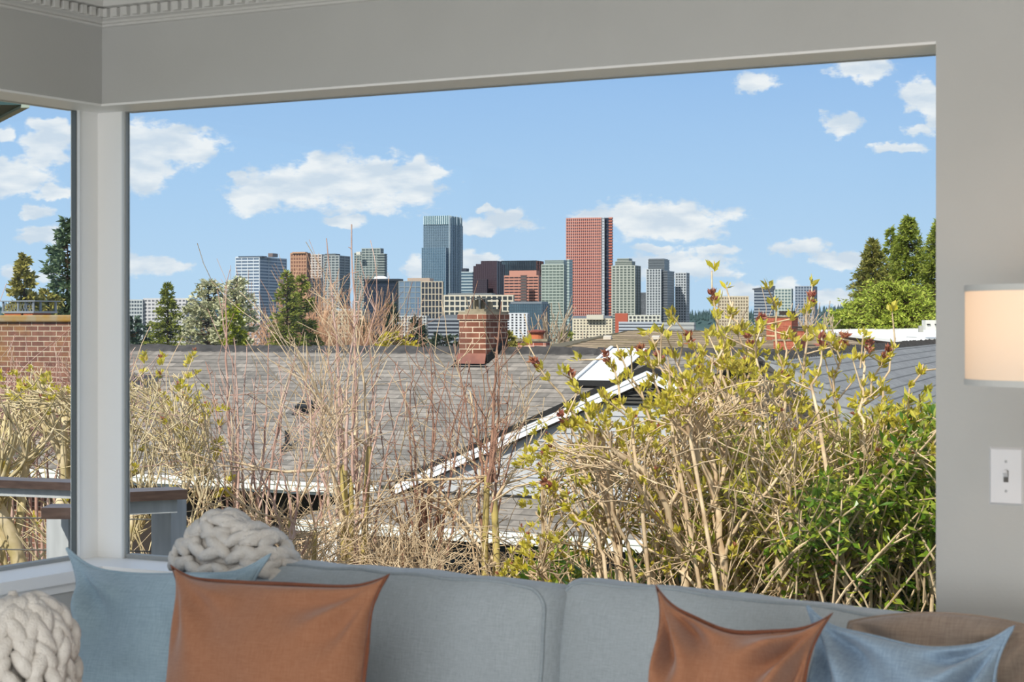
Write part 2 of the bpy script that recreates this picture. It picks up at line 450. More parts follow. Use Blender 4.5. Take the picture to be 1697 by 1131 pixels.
def pillow_pts(w, h, T, N=44, seed=1, pinch=.10, ear=.05, wr=.006, sag=0., sagx=0., chop=0., rnd=0.):
    """two sheets sharing the outline; w,h = size, T = thickness"""
    rng = random.Random(seed)
    ph = [rng.uniform(0, 6.28) for _ in range(8)]
    def shape(a, b, side):
        # a,b in [-1,1]
        ea = 1-abs(a)**2.0; eb = 1-abs(b)**2.0
        x = a*(1-pinch*(1-b*b)*(abs(a)**3)); z = b*(1-pinch*(1-a*a)*(abs(b)**3))
        cor = (abs(a)*abs(b))**11
        x += math.copysign(ear*cor, a); z += math.copysign(ear*cor, b)
        if rnd: x, z = x*sqrt(max(0, 1-rnd*z*z)), z*sqrt(max(0, 1-rnd*x*x))
        th = (max(ea, 0)*max(eb, 0))**.42
        y = side*T*.5*th
        # radiating folds near corners
        for (ca, cb, i) in ((-1, 1, 0), (1, 1, 1), (-1, -1, 2), (1, -1, 3)):
            da, db = a-ca, b-cb; r = sqrt(da*da+db*db)+1e-4
            ang = math.atan2(db, da)
            y += side*wr*1.6*sin(ang*9+ph[i]+r*2)*math.exp(-((r-.45)/.32)**2)*min(1, th*2)
        v = mnoise.noise(Vector((a*1.7+seed, b*1.7, side*3)))*wr*2.2*min(1, th*1.5)
        y += side*v
        z -= sag*math.exp(-((a-sagx)/.55)**2)*max(0, b)**1.5
        z -= chop*math.exp(-(a/.30)**2)*max(0, b)**3
        return Vector((x*w*.5, y, z*h*.5))
    return shape

def pillow(name, label, cat, M, w, h, T, mat_, pipe=None, seed=1, ear=.05, pinch=.10, wr=.006, sag=0, sagx=0, group=None, N=56, flange=0., chop=0., rnd=0.):
    f = pillow_pts(w, h, T, N, seed, pinch, ear, wr, sag, sagx, chop, rnd)
    mb = MB(); idx = {}
    def co(t):       # denser near the edge
        return sin(t*pi/2)*.6+t*.4
    for side in (-1, 1):
        for i in range(N+1):
            for j in range(N+1):
                edge = i in (0, N) or j in (0, N)
                key = (i, j, 0 if edge else side)
                if key in idx: continue
                a = co(-1+2*i/N); b = co(-1+2*j/N)
                p = f(a, b, side)
                if edge: p.y = 0
                idx[key] = len(mb.v); mb.v.append(tuple(p))
    def K(i, j, side):
        return idx[(i, j, 0 if (i in (0, N) or j in (0, N)) else side)]
    for side in (-1, 1):
        for i in range(N):
            for j in range(N):
                q = (K(i, j, side), K(i+1, j, side), K(i+1, j+1, side), K(i, j+1, side))
                mb.f.append(q if side == -1 else q[::-1]); mb.uv.append(None)
    root = thing(name, label, cat, tuple(M.translation), group)
    R = M.to_3x3().to_4x4()
    root.rotation_euler = R.to_euler()
    o = mb.build('cover', mat_, None, True); o.parent = root
    if pipe:
        pm = MB(); pts = []
        for i in range(N+1): pts.append(Vector(mb.v[K(i, N, 1)]))
        for j in range(N-1, -1, -1): pts.append(Vector(mb.v[K(N, j, 1)]))
        for i in range(N-1, -1, -1): pts.append(Vector(mb.v[K(i, 0, 1)]))
        for j in range(1, N+1): pts.append(Vector(mb.v[K(0, j, 1)]))
        cen = Vector((0, 0, 0))
        if flange:
            # thin flat flange standing proud of the seam
            n = len(pts); i0 = 0
            rng = random.Random(seed)
            for k in range(n):
                d = (pts[k]-cen); d.normalize()
                wv = sin(k*.35)*.003+rng.uniform(-.0008, .0008)
                a = pts[k]; b2 = pts[k]+d*flange+Vector((0, wv, 0))
                pm.v += [tuple(a+Vector((0, -.0022, 0))), tuple(b2+Vector((0, -.0014, 0))), tuple(b2+Vector((0, .0014, 0))), tuple(a+Vector((0, .0022, 0)))]
            for k in range(n-1):
                for q in range(4):
                    q2 = (q+1) % 4
                    pm.f.append((k*4+q, k*4+q2, (k+1)*4+q2, (k+1)*4+q)); pm.uv.append(None)
        else:
            pm.tube(pts, .0035, 6, cap=False)
        po = pm.build('piping' if not flange else 'flange', pipe, None, True); po.parent = root
    return root

BLUE = fabric('blue_linen', (136, 158, 172), (156, 178, 190), 110)
BLUE2 = fabric('blue_slub_linen', (118, 138, 158), (142, 162, 180), 110)
RUST = fabric('rust_linen', (142, 96, 70), (156, 110, 84), 130)
RUSTD = fabric('rust_flange', (104, 62, 44), (120, 74, 54), 60)
SOFAM = fabric('grey_blue_upholstery', (150, 158, 162), (168, 176, 181), 150)
SOFAP = fabric('sofa_piping', (138, 148, 154), (154, 163, 168), 90)
TAUPE = fabric('taupe_fabric', (132, 116, 104), (152, 136, 122), 80)
KNIT = mat('chunky_wool', (226, 220, 212), .95, .1, c2=(212, 205, 196), nscale=40, bump=.6, bscale=260)

# ---- sofa
nF = 3.43
sofa = thing('sofa', 'grey-blue upholstered sofa with loose back cushions under the window', 'sofa', tuple(H(-1.8, 3.2, 0)))
sA0, sA1 = -2.86, S(933, 3.55); sB0, sB1 = S(948, 3.6), -.98
mb = MB(); mb.hbox(-3.05, -.72, 3.62, 3.78, .12, .74); mb.build('back_frame', SOFAM, sofa)
mb = MB(); mb.hbox(-3.05, -.72, 2.85, 3.62, .12, .30); mb.build('base', SOFAM, sofa)
mb = MB(); mb.hbox(-.88, -.72, 2.80, 3.62, .30, .62); mb.build('arm', SOFAM, sofa)
for (a, b_) in ((-3.05, -1.85), (-1.85, -.89)):
    mb = MB(); mb.hbox(a+.005, b_-.005, 2.83, 3.60, .30, .45)
    o = mb.build('seat_cushion', SOFAM, sofa); md = o.modifiers.new('Bevel', 'BEVEL'); md.width = .03; md.segments = 3
for s_, n_ in ((-3.0, 2.9), (-3.0, 3.7), (-.77, 2.9), (-.77, 3.7)):
    mb = MB(); mb.tube([H(s_, n_, 0), H(s_, n_, .12)], .02, 8); mb.build('leg', mat('dark_leg', (50, 38, 30), .5), sofa)

def box_cushion(s0, s1, ztop, h, nf, thick, lean, seed, roll=0, crown_=.02):
    """boxed back cushion with rounded puffy faces and piping round front and back edges"""
    w = s1-s0; M = house_matrix((s0+s1)/2, nf+thick/2, ztop-h/2, lean, roll)
    N1, N2 = 48, 26
    mb = MB(); rng = random.Random(seed)
    # rounded rectangle outline in xz, parameter t
    r = .045; pts = []
    def corner(cx, cz, a0):
        for k in range(9):
            a = a0+(pi/2)*k/8; pts.append((cx+r*cos(a), cz+r*sin(a)))
    hw, hh = w/2, h/2
    def side(x0, z0, x1, z1, n):
        for k in range(1, n): pts.append((x0+(x1-x0)*k/n, z0+(z1-z0)*k/n))
    corner(hw-r, hh-r, 0); side(hw-r, hh, -hw+r, hh, 30)
    corner(-hw+r, hh-r, pi/2); side(-hw, hh-r, -hw, -hh+r, 14)
    corner(-hw+r, -hh+r, pi); side(-hw+r, -hh, hw-r, -hh, 30)
    corner(hw-r, -hh+r, 3*pi/2); side(hw, -hh+r, hw, hh-r, 14)
    n = len(pts)
    # rings: front centre -> front edge -> gusset -> back edge -> back centre
    rings = []
    fr = [0.02, .15, .3, .45, .6, .72, .82, .9, .96, 1.0]
    def puff(x, z, k):
        e = max(0, 1-k**3.0)
        w_ = mnoise.noise(Vector((x*5+seed, z*5, 0)))*.012*k*(1.0 if k < 1 else 0)
        return .055*e**.8+w_
    prof_ = []
    for k in fr: prof_.append((k, -thick/2-puff(0, 0, k) if False else None, k, -1))
    def ring(k, y, sgn):
        out = []
        for (x, z) in pts:
            xx, zz = x*k, z*k
            bulge = .006*mnoise.noise(Vector((x*9+seed, z*9, y*9)))
            cr = crown_*(1-(x/hw)**2)*max(0, z/hh)*k
            yy = y
            if sgn: yy += sgn*puff(xx, zz, k)
            out.append(Vector((xx+bulge, yy, zz+cr+bulge)))
        return out
    for k in fr: rings.append(ring(k, -thick/2, -1))
    for t, g in ((-.42, 1.015), (-.25, 1.03), (0, 1.04), (.25, 1.03), (.42, 1.015)):
        rings.append(ring(1, thick*t, 0)); rings[-1] = [Vector((p.x+(g-1)*.6*math.copysign(1, p.x)*(1 if abs(p.x) > hw*.93 else 0)*1.0, p.y, p.z+(g-1)*.35*math.copysign(1, p.z)*(1 if abs(p.z) > hh*.85 else 0))) for p in rings[-1]]
    for k in fr[::-1]: rings.append(ring(k, thick/2, 1))
    for rg in rings:
        mb.v += [tuple(p) for p in rg]
    for a in range(len(rings)-1):
        for j in range(n):
            j2 = (j+1) % n
            mb.f.append((a*n+j, a*n+j2, (a+1)*n+j2, (a+1)*n+j)); mb.uv.append(None)
    mb.f.append(tuple(range(n))); mb.f.append(tuple((len(rings)-1)*n+j for j in range(n-1, -1, -1))); mb.uv += [None, None]
    o = mb.build('back_cushion', SOFAM, None, True)
    o.parent = sofa; o.matrix_parent_inverse = parent_world(sofa).inverted()
    o.matrix_basis = M
    for ri in (9, len(rings)-10):
        pm = MB(); lp = rings[ri]+[rings[ri][0]]
        pm.tube([p.copy() for p in lp], .0042, 6, cap=False)
        po = pm.build('piping', SOFAP, None, True); po.parent = o
    return o
box_cushion(sA0, sA1, .888, .44, 3.44, .15, .16, 3, crown_=.010)
box_cushion(sB0, sB1, .882, .44, 3.50, .13, .20, 8, roll=.035, crown_=.006)

# ---- throw pillows (corner pixels of the photo turned into places on the sofa)
def place_pillow(uL, vL, uR, vR, n, lean, w=None, hgt=None, yaw=0):
    """matrix whose top edge runs from pixel L to pixel R on the plane n"""
    a = Pn(uL, vL, n); b2 = Pn(uR, vR, n)
    w_ = (b2-a).length
    sa = a.x*AX+a.y*AY; sb = b2.x*AX+b2.y*AY
    roll = math.atan2(a.z-b2.z, sb-sa)
    return (sa+sb)/2, (a.z+b2.z)/2, w_, roll
def pillow_at(name, label, uL, vL, uR, vR, n, lean, h, T, m, pipe, seed, flange=0, yaw=0, ear=.05, wscale=1., **kw):
    sm, zm, w_, roll = place_pillow(uL, vL, uR, vR, n, lean)
    w_ = w_/(1+ear)*wscale
    Hm = house_matrix(sm, n, zm, lean, roll, yaw)
    M = Hm @ Matrix.Translation((0, 0, -h/2*(1+ear)))
    return pillow(name, label, 'pillow', M, w_, h, T, m, pipe, seed, ear=ear, flange=flange, **kw)
pillow_at('throw_pillow', 'light blue linen throw pillow left of the rust one, pointed corner up', 112, 908, 447, 919, 3.27, .22, .43, .15, BLUE, BLUE, 5, sag=.03, sagx=-.3, ear=.20, pinch=.02, wr=.014)
pillow_at('throw_pillow', 'rust brown linen throw pillow in front of the left blue pillow', 286, 940, 640, 955, 3.10, .24, .43, .15, RUST, RUSTD, 11, flange=.008, sag=.0, sagx=-.1, ear=.12, pinch=.015, wr=.008)
pillow_at('throw_pillow', 'light blue linen throw pillow behind the right rust pillow, at the sofa end', 1338, 1005, 1680, 1036, 3.30, .22, .42, .15, BLUE2, BLUE2, 21, sag=.07, sagx=.25, ear=.16, pinch=.03, wr=.026)
pillow_at('throw_pillow', 'rust brown linen throw pillow slumped against the sofa right of the middle', 1092, 970, 1372, 1022, 3.14, .30, .40, .15, RUST, RUSTD, 31, flange=.008, yaw=.10, sag=.10, sagx=-.05, ear=.17, pinch=.04, wr=.024)
pillow_at('bolster_cushion', 'taupe cushion at the right end of the sofa back', 1395, 1016, 1730, 1026, 3.52, .15, .42, .16, TAUPE, TAUPE, 41, sag=.0, ear=0, pinch=-.02, wr=.012, rnd=.16)

# ---- chunky knit throws
def stitch(mb, p, d, up, L, r, sides=8, bend=.25):
    pts = []; rs = []
    for k in range(7):
        t = k/6
        pts.append(p+d*(t-.5)*L+up*(sin(t*pi)*r*bend)); rs.append(r*(.50+.50*sin(min(max(t, .0), 1)*pi)**.7))
    mb.tube(pts, rs, sides)
def knit_surface(mb, surf, nu, nv, L, r, seed, ang=.5, jit=.15):
    """V stitches in columns over surf(a,b)"""
    rng = random.Random(seed)
    for i in range(nu):
        for j in range(nv):
            for sgn in (-1, 1):
                a = (i+.5+sgn*.24)/nu+rng.uniform(-jit, jit)/nu*.4; b = (j+.5)/nv+rng.uniform(-jit, jit)/nv*.4
                e = .01
                p = surf(a, b); ta = (surf(a+e, b)-surf(a-e, b)); tb = (surf(a, b+e)-surf(a, b-e))
                if ta.length < 1e-6 or tb.length < 1e-6: continue
                ta.normalize(); tb.normalize(); nn = ta.cross(tb).normalized()
                d = (tb*cos(ang)+ta*sin(ang)*sgn).normalized()
                stitch(mb, p+nn*r*.3*rng.uniform(.2, 1.3), d, nn, L*rng.uniform(.9, 1.12), r*rng.uniform(.88, 1.1))
# left one: draped over the sofa's left arm
cL = P(38, 1150, 3.72)
def surfL(a, b):
    th = (a-.5)*pi*1.10; ph_ = (b-.12)*pi*.62
    cq = max(0, cos(ph_))**.6
    x = sin(th)*cq*.115; y = -cos(th)*cq*.13; z = sin(ph_)*.165+x*.25
    wob = 1+.07*mnoise.noise(Vector((a*3, b*3, 7)))
    return cL+Vector((x*wob-.02, y*wob, z*wob))
mb = MB(); knit_surface(mb, surfL, 7, 8, .064, .0170, 4, jit=.45)
core = MB()
for i in range(24):
    for j in range(16):
        q = [surfL(i/24, j/16), surfL((i+1)/24, j/16), surfL((i+1)/24, (j+1)/16), surfL(i/24, (j+1)/16)]
        q = [cL+(p-cL)*.86 for p in q]; mb.quad(*q)
o = mb.build('knitted_throw', KNIT, None, True, loc=tuple(cL)); tag(o, 'cream chunky knit throw bunched low at the left edge beside the blue pillow', 'blanket')
sofaarm = MB(); sofaarm.hbox(-3.08, -2.96, 2.8, 3.62, .12, .62); sofaarm.build('arm', SOFAM, sofa)
# back one: over the sofa back in front of the window
c2 = Pn(388, 952, 3.50)
def surfB(a, b):
    th = (a-.5)*pi*1.25; ph_ = b*pi*.56
    rx, rz = .165, .115
    x = sin(th)*cos(ph_)*rx; y = -cos(th)*cos(ph_)*.07; z = sin(ph_)*rz
    w_ = 1+.20*math.exp(-((x+.045)/.06)**2)*(z/rz)-.06*math.exp(-((x-.03)/.03)**2)*(z/rz)
    p = Vector((x*AX+y*NX, x*AY+y*NY, z*w_))
    return c2+p
mb = MB(); knit_surface(mb, surfB, 8, 5, .072, .0155, 9, ang=1.15, jit=.5)
for i in range(24):
    for j in range(12):
        q = [surfB(i/24, j/12), surfB((i+1)/24, j/12), surfB((i+1)/24, (j+1)/12), surfB(i/24, (j+1)/12)]
        q = [c2+(p-c2)*.93 for p in q]; mb.quad(*q)
o = mb.build('knitted_throw', KNIT, None, True, loc=tuple(c2)); tag(o, 'grey-white chunky knit throw heaped on the sofa back against the window', 'blanket')

# ================================================================== OUTSIDE: DECK RAIL AND OWN EAVE
GREYW = mat('grey_painted_wood', (164, 166, 168), .7, .3, c2=(178, 180, 182), nscale=6, stretch=(6, 6, 1))
CAPW = mat('brown_cap_rail', (62, 46, 40), .35, .5, c2=(84, 66, 58), nscale=5, stretch=(2, 2, 12))
CABLE = mat('cable_steel', (92, 90, 86), .7, .2)
rail = thing('deck_railing', 'grey deck railing with brown cap boards and cables outside the left window', 'railing', tuple(P(280, 540, 7.0).xy)+(-.1,))
def cap_from(pa, pb, wide, th, name='cap_rail', m=None, drop=0):
    """flat board from pa to pb (top surface points of the near edge), widening away from the viewer"""
    d = (pb-pa); d.z = 0; d.normalize(); s = Vector((-d.y, d.x, 0))
    if s.y < 0: s = -s
    mb = MB(); z = Vector((0, 0, -th-drop)); o = Vector((0, 0, -drop))
    pts = [pa+o, pb+o, pb+s*wide+o, pa+s*wide+o]
    mb.prism([p+Vector((0, 0, -th)) for p in pts], Vector((0, 0, th)))
    return mb.build(name, m or CAPW, rail)
# cap 1: the corner piece seen in the big window; zr = rail height
zr = Zr(806, 7.0)
def Pz(u, v, z):  # pixel on the horizontal plane z
    Y = (CAMZ-z)*F/(v-HV); return P(u, v, Y)
cA = Pz(311, 812, zr); 
cB = cA+Vector((-1.0, -.52, 0))*.33
cap_from(cB, cA, .15, .035)
d_ = (cA-cB).normalized()
o = MB(); pa = cB+Vector((0, 0, -.035)); s_ = Vector((-d_.y, d_.x, 0))
o.prism([cB+s_*.03+Vector((0, 0, -.035)), cA-d_*.03+s_*.03+Vector((0, 0, -.035)), cA-d_*.03+s_*.065+Vector((0, 0, -.035)), cB+s_*.065+Vector((0, 0, -.035))], Vector((0, 0, -.05))); o.build('sub_rail', GREYW, rail)
def post(u0, u1, Y, ztop, name='post', ang=.5, zbot=-.1):
    w = .092
    c = P((u0+u1)/2, 540, Y+.06)
    M = Matrix.Translation((c.x, c.y, 0)) @ Matrix.Rotation(ang, 4, 'Z')
    mb = MB(); mb.box((0, 0, (ztop+zbot)/2), w, w, ztop-zbot, M)
    o = mb.build(name, GREYW, rail)
    for k in range(3):
        q = MB(); M2 = M @ Matrix.Translation((-.047, 0, ztop-.13-.12*k)) @ Matrix.Rotation(-pi/2, 4, 'Y')
        q.lathe((0, 0, 0), [(.006, 0), (.005, .008), (.0001, .009)], 10, M2); q.build('cable_fitting', CABLE, o)
    return o
post(258, 302, 6.95, zr-.035, ang=-.49)
# far run seen through the left window
a1 = Pz(-60, 789, zr); b1 = Pz(330, 806, zr)
cap_from(Pz(-60, 794, zr), Pz(160, 802, zr), .14, .030)
mb = MB(); q0 = Pz(-60, 794, zr)+Vector((0, .03, -.030)); q1 = Pz(160, 802, zr)+Vector((0, .03, -.030))
mb.prism([q0, q1, q1+Vector((0, .04, 0)), q0+Vector((0, .04, 0))], Vector((0, 0, -.034))); mb.build('sub_rail', GREYW, rail)
# lower stair rail and its post
zl = Zr(836, 6.7)
cap_from(Pz(68, 842, zl), Pz(190, 842, zl), .15, .04)
post(86, 128, 6.75, zl-.04, ang=-.35)
# cables
pc = P(280, 540, 7.05)
for k in range(4):
    z = zr-.13-.12*k
    mb = MB(); mb.tube([Vector((pc.x-2.2, pc.y+.25, z)), Vector((pc.x-.04, pc.y, z))], .003, 6); mb.build('cable', CABLE, rail)
DECKM = mat('deck_boards', (120, 110, 100), .8, .2, c2=(96, 88, 80), nscale=4, stretch=(1, 10, 1))
mb = MB()
for k in range(14):
    mb.box((-2.9+0*k, 5.75+.148*k, -.12), 2.9, .14, .035)
dk = mb.build('deck_floor', DECKM); dk['kind'] = 'structure'; dk['label'] = 'wooden deck boards below the railing'

# own eave at the top left
EAVE = mat('eave_green', (46, 74, 74), .6, .3); FASC = mat('fascia_grey', (150, 160, 146), .5, .3)
ev = thing('roof_eave', 'dark green roof eave with a light fascia above the left window', 'roof eave', (-2.3, 7.0, 2.2))
e0 = P(49, 174, 6.8); e1 = Vector((e0.x-.45, e0.y+.93, e0.z))
mb = MB(); mb.prism([e0+Vector((-.03, 0, 0)), e1+Vector((-.03, 0, 0)), e1+Vector((-.5, 0, 0)), e0+Vector((-.7, 0, 0)), ], Vector((0, 0, .03))); mb.build('soffit', EAVE, ev)
mb = MB(); mb.prism([e0+Vector((-.03, 0, -.01)), e0+Vector((.0, 0, -.01)), e1+Vector((.0, 0, -.01)), e1+Vector((-.03, 0, -.01))], Vector((0, 0, .14))); mb.build('fascia', FASC, ev)
mb = MB(); mb.prism([e0+Vector((.03, 0, .13)), e1+Vector((.03, 0, .13)), e1+Vector((-.5, 0, .3)), e0+Vector((-.7, 0, .3))], Vector((0, 0, .03))); mb.build('roof_slab', mat('own_roof', (80, 80, 80), .9), ev)

# ================================================================== GROUND
GND = mat('yard_ground', (70, 66, 48), .95, .1, c2=(96, 92, 60), nscale=.8, ndetail=6)
mb = MB()
rows = [(-12, -1.7), (4.2, -2.6), (12, -3.2), (34, -3.6), (60, -7), (110, -12), (400, -19), (900, -24), (2000, -30), (4200, -30)]
for k in range(len(rows)-1):
    (y0, z0), (y1, z1) = rows[k], rows[k+1]
    w0 = 40+y0*.9; w1 = 40+y1*.9
    mb.quad((-w0, y0, z0), (w0, y0, z0), (w1, y1, z1), (-w1, y1, z1))
g = mb.build('ground', GND); g['kind'] = 'structure'; g['label'] = 'sloping ground under the neighbourhood'
def gz(y):
    for k in range(len(rows)-1):
        if rows[k][0] <= y <= rows[k+1][0]:
            t = (y-rows[k][0])/(rows[k+1][0]-rows[k][0]); return rows[k][1]*(1-t)+rows[k+1][1]*t
    return -3

# ================================================================== NEIGHBOUR HOUSE
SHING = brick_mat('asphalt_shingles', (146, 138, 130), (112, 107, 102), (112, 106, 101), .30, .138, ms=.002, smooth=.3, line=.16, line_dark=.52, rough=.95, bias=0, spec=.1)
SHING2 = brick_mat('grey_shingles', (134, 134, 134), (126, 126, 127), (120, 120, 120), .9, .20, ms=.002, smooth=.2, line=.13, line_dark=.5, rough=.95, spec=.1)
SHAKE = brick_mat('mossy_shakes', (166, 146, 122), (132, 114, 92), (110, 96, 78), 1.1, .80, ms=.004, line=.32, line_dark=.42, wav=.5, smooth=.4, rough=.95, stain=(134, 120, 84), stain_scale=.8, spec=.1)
RIDGE = mat('ridge_cap', (78, 75, 74), .95, .1, c2=(60, 58, 58), nscale=8)
WHITE = mat('white_paint', (236, 238, 240), .5, .3)
GUT = mat('gutter_white', (222, 222, 214), .4, .4)
SIDE = mat('grey_siding', (176, 176, 178), .7, .2)
DARKS = mat('dark_siding', (60, 66, 68), .7, .2)
BLACK = mat('black_metal', (34, 33, 33), .6, .3)
SHADOWW = mat('dark_wood_and_shade', (58, 50, 46), .8, .2)  # shade below the eaves put into the colour; plain dark parts share it
BRK = brick_mat('red_brick', (136, 88, 70), (112, 68, 54), (206, 184, 160), .22, .077, ms=.007, stain=(92, 64, 54), stain_scale=2.2)
BRKO = brick_mat('old_mossy_brick', (132, 92, 76), (108, 74, 64), (176, 160, 140), .235, .0735, ms=.0065, stain=(150, 112, 52), stain_scale=1.4, stain_pos=(.5, .68))
BRKR = brick_mat('orange_brick', (164, 92, 70), (148, 78, 60), (180, 116, 92), .22, .08, ms=.007)

hs = thing('house', 'grey-shingled neighbour house with a white-edged gable beyond the garden', 'house', tuple(H(-10, 21, -3.6)))
nE, nR = 19.35, 23.2
zE, zR_ = CAMZ-1.963, CAMZ-.345
sL0 = S(-330, nE); sR0 = S(1290, nR)
slope_len = sqrt((nR-nE)**2+(zR_-zE)**2)
def roof_quad(mb, s0, s1, n0, z0, n1, z1, s0t=None, s1t=None, off=0):
    L_ = sqrt((n1-n0)**2+(z1-z0)**2)
    s0t = s0 if s0t is None else s0t; s1t = s1 if s1t is None else s1t
    mb.quad(H(s0, n0, z0), H(s1, n0, z0), H(s1t, n1, z1), H(s0t, n1, z1), uv=[(s0, off), (s1, off), (s1t, L_+off), (s0t, L_+off)])
mb = MB()
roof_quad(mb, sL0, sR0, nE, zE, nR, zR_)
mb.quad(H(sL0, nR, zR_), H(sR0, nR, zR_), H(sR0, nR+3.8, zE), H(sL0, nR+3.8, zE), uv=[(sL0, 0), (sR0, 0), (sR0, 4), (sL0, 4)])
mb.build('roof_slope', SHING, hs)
def cap_run(a, b, name, parent, m=RIDGE, step=.2, w=.28, h=.05, seed=1):
    rng = random.Random(seed); d = b-a; L_ = d.length; d.normalize(); s = Vector((-d.y, d.x, 0)).normalized()
    mb = MB(); n = int(L_/step)
    for k in range(n):
        p = a+d*(k*step); q = a+d*((k+1)*step+.02); hh = h+rng.uniform(-.008, .015)
        mb.poly([p+s*w*.5+Vector((0, 0, -w*.2)), p+Vector((0, 0, hh)), q+Vector((0, 0, hh-.015)), q+s*w*.5+Vector((0, 0, -w*.2-.01))])
        mb.poly([p-s*w*.5+Vector((0, 0, -w*.2)), q-s*w*.5+Vector((0, 0, -w*.2-.01)), q+Vector((0, 0, hh-.015)), p+Vector((0, 0, hh))])
        mb.poly([p+s*w*.5+Vector((0, 0, -w*.2)), p-s*w*.5+Vector((0, 0, -w*.2)), p+Vector((0, 0, hh))])
    return mb.build(name, m, parent)
cap_run(H(sL0, nR, zR_), H(sR0, nR, zR_), 'ridge_cap', hs)
# eaves gutter (left part only, to the gable)
sG = S(630, nE)
def gutter(mb, s0, s1, n, z, hgt=.11, dep=.12):
    for (a, b_, c, d) in ((0, .03, 0, 1), (.03, .07, .012, 1), (.07, .085, .0, 1), (.085, .11, .02, 1)):
        f = hgt/.11
        mb.hbox(s0, s1, n-dep+c, n, z-hgt+a*f, z-hgt+b_*f)
mb = MB(); gutter(mb, sL0, sG, nE+.02, zE+.0); mb.build('gutter', GUT, hs)
mb = MB(); mb.hbox(sL0, sG, nE+.02, nE+.05, zE-.16, zE+.0); mb.build('fascia', WHITE, hs)
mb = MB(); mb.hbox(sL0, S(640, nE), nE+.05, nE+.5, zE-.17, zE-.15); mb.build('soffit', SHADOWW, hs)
# walls under the main eave
sWb = S(130, nE+.5)
mb = MB()
a, b_ = H(sL0, nE+.5, -3.6), H(sWb, nE+.5, -3.6); t = zE-.15+3.6
mb.quad(a, b_, b_+Vector((0, 0, t)), a+Vector((0, 0, t)), uv=[(sL0, 0), (sWb, 0), (sWb, t), (sL0, t)]); mb.build('brick_wall', BRKO, hs)
mb = MB(); mb.hbox(sWb, -4.0, nE+.5, nE+.7, -3.6, zE-.15); mb.build('wall', SHADOWW, hs)
# gable
nG, nK = 19.2, 19.33
k = S(1073, nG); Yk = nG/(NX*((1073-CX)/F)+NY); zP = Zr(611, Yk)
gl = S(655, nG); Yl = nG/(NX*((655-CX)/F)+NY); zL = Zr(800, Yl)
gr = 2*k-gl
nB2 = nE+(zP-zE)/((zR_-zE)/(nR-nE))
mb = MB(); Ls = sqrt((k-gl)**2+(zP-zL)**2)
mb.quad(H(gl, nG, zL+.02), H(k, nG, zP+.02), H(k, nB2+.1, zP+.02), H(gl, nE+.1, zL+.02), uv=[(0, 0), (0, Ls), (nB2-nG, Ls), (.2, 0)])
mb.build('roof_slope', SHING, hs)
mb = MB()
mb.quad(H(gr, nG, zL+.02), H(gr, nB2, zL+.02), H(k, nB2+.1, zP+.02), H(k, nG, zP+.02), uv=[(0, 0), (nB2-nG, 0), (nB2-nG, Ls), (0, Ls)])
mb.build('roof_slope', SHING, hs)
# shingle edge (dark) and white rake boards
for side in (-1, 1):
    e = gl if side < 0 else gr
    mb = MB(); mb.prism([H(e, nG-.02, zL-.02), H(k, nG-.02, zP-.02), H(k, nG-.02, zP+.045), H(e-.0, nG-.02, zL+.045)], H(0, .10, 0)); mb.build('roof_edge', BLACK, hs)
    mb = MB(); mb.prism([H(e, nG, zL-.14), H(k, nG, zP-.14), H(k, nG, zP-.02), H(e, nG, zL-.02)], H(0, .03, 0)); mb.build('rake_board', WHITE, hs)
    mb = MB(); mb.prism([H(e, nG-.012, zL-.075), H(k, nG-.012, zP-.075), H(k, nG-.012, zP-.02), H(e, nG-.012, zL-.02)], H(0, .012, 0)); mb.build('rake_trim', WHITE, hs)
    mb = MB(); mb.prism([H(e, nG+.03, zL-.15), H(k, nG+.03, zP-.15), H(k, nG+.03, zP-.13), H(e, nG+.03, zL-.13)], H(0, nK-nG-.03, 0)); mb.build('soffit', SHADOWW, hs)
# lap siding on the gable
mb = MB(); zb_ = CAMZ-1.99; bh = .1065; rs_ = (zP-zL)/(k-gl)
zz = zb_
while zz < zP-.16:
    z1 = min(zz+bh, zP-.16)
    w0 = (zP-.15-zz)/rs_; w1 = max(0, (zP-.15-z1)/rs_)
    w0 = min(w0, k-gl-.2)
    a, b_ = H(k-w0, nK-.016, zz), H(k+w0, nK-.016, zz); c, d = H(k+w1, nK, z1), H(k-w1, nK, z1)
    mb.quad(a, b_, c, d); mb.quad(H(k-w0, nK+.006, zz+.001), H(k+w0, nK+.006, zz+.001), b_, a)
    zz += bh
mb.build('gable_siding', SIDE, hs)
mb = MB(); mb.prism([H(gl+.2, nK+.02, zb_-.6), H(gr-.2, nK+.02, zb_-.6), H(gr-.2, nK+.02, zL-.1), H(k, nK+.02, zP-.14), H(gl+.2, nK+.02, zL-.1)], H(0, .1, 0)); mb.build('gable_backing', BLACK, hs)
mb = MB(); mb.hbox(gl+.25, gr-.2, nK-.05, nK, zb_-.03, zb_-.003); mb.build('flashing', BLACK, hs)
# louvred gable vent
vt = MB(); zv1 = zP-.17; zv0 = zP-.42; wv = (zv1-zv0)/rs_
vt.prism([H(k-wv, nK-.03, zv0), H(k+wv, nK-.03, zv0), H(k, nK-.03, zv1)], H(0, .012, 0)); vo = vt.build('gable_vent', BLACK, hs)
sl = MB(); z = zv0+.02
while z < zv1-.03:
    w = (zv1-z)/rs_-.02
    sl.prism([H(k-w, nK-.06, z), H(k+w, nK-.06, z), H(k+w, nK-.03, z+.025), H(k-w, nK-.03, z+.025)], Vector((0, 0, .008))); z += .042
sl.build('louvre', mat('dark_slat', (70, 68, 64), .6), vo)
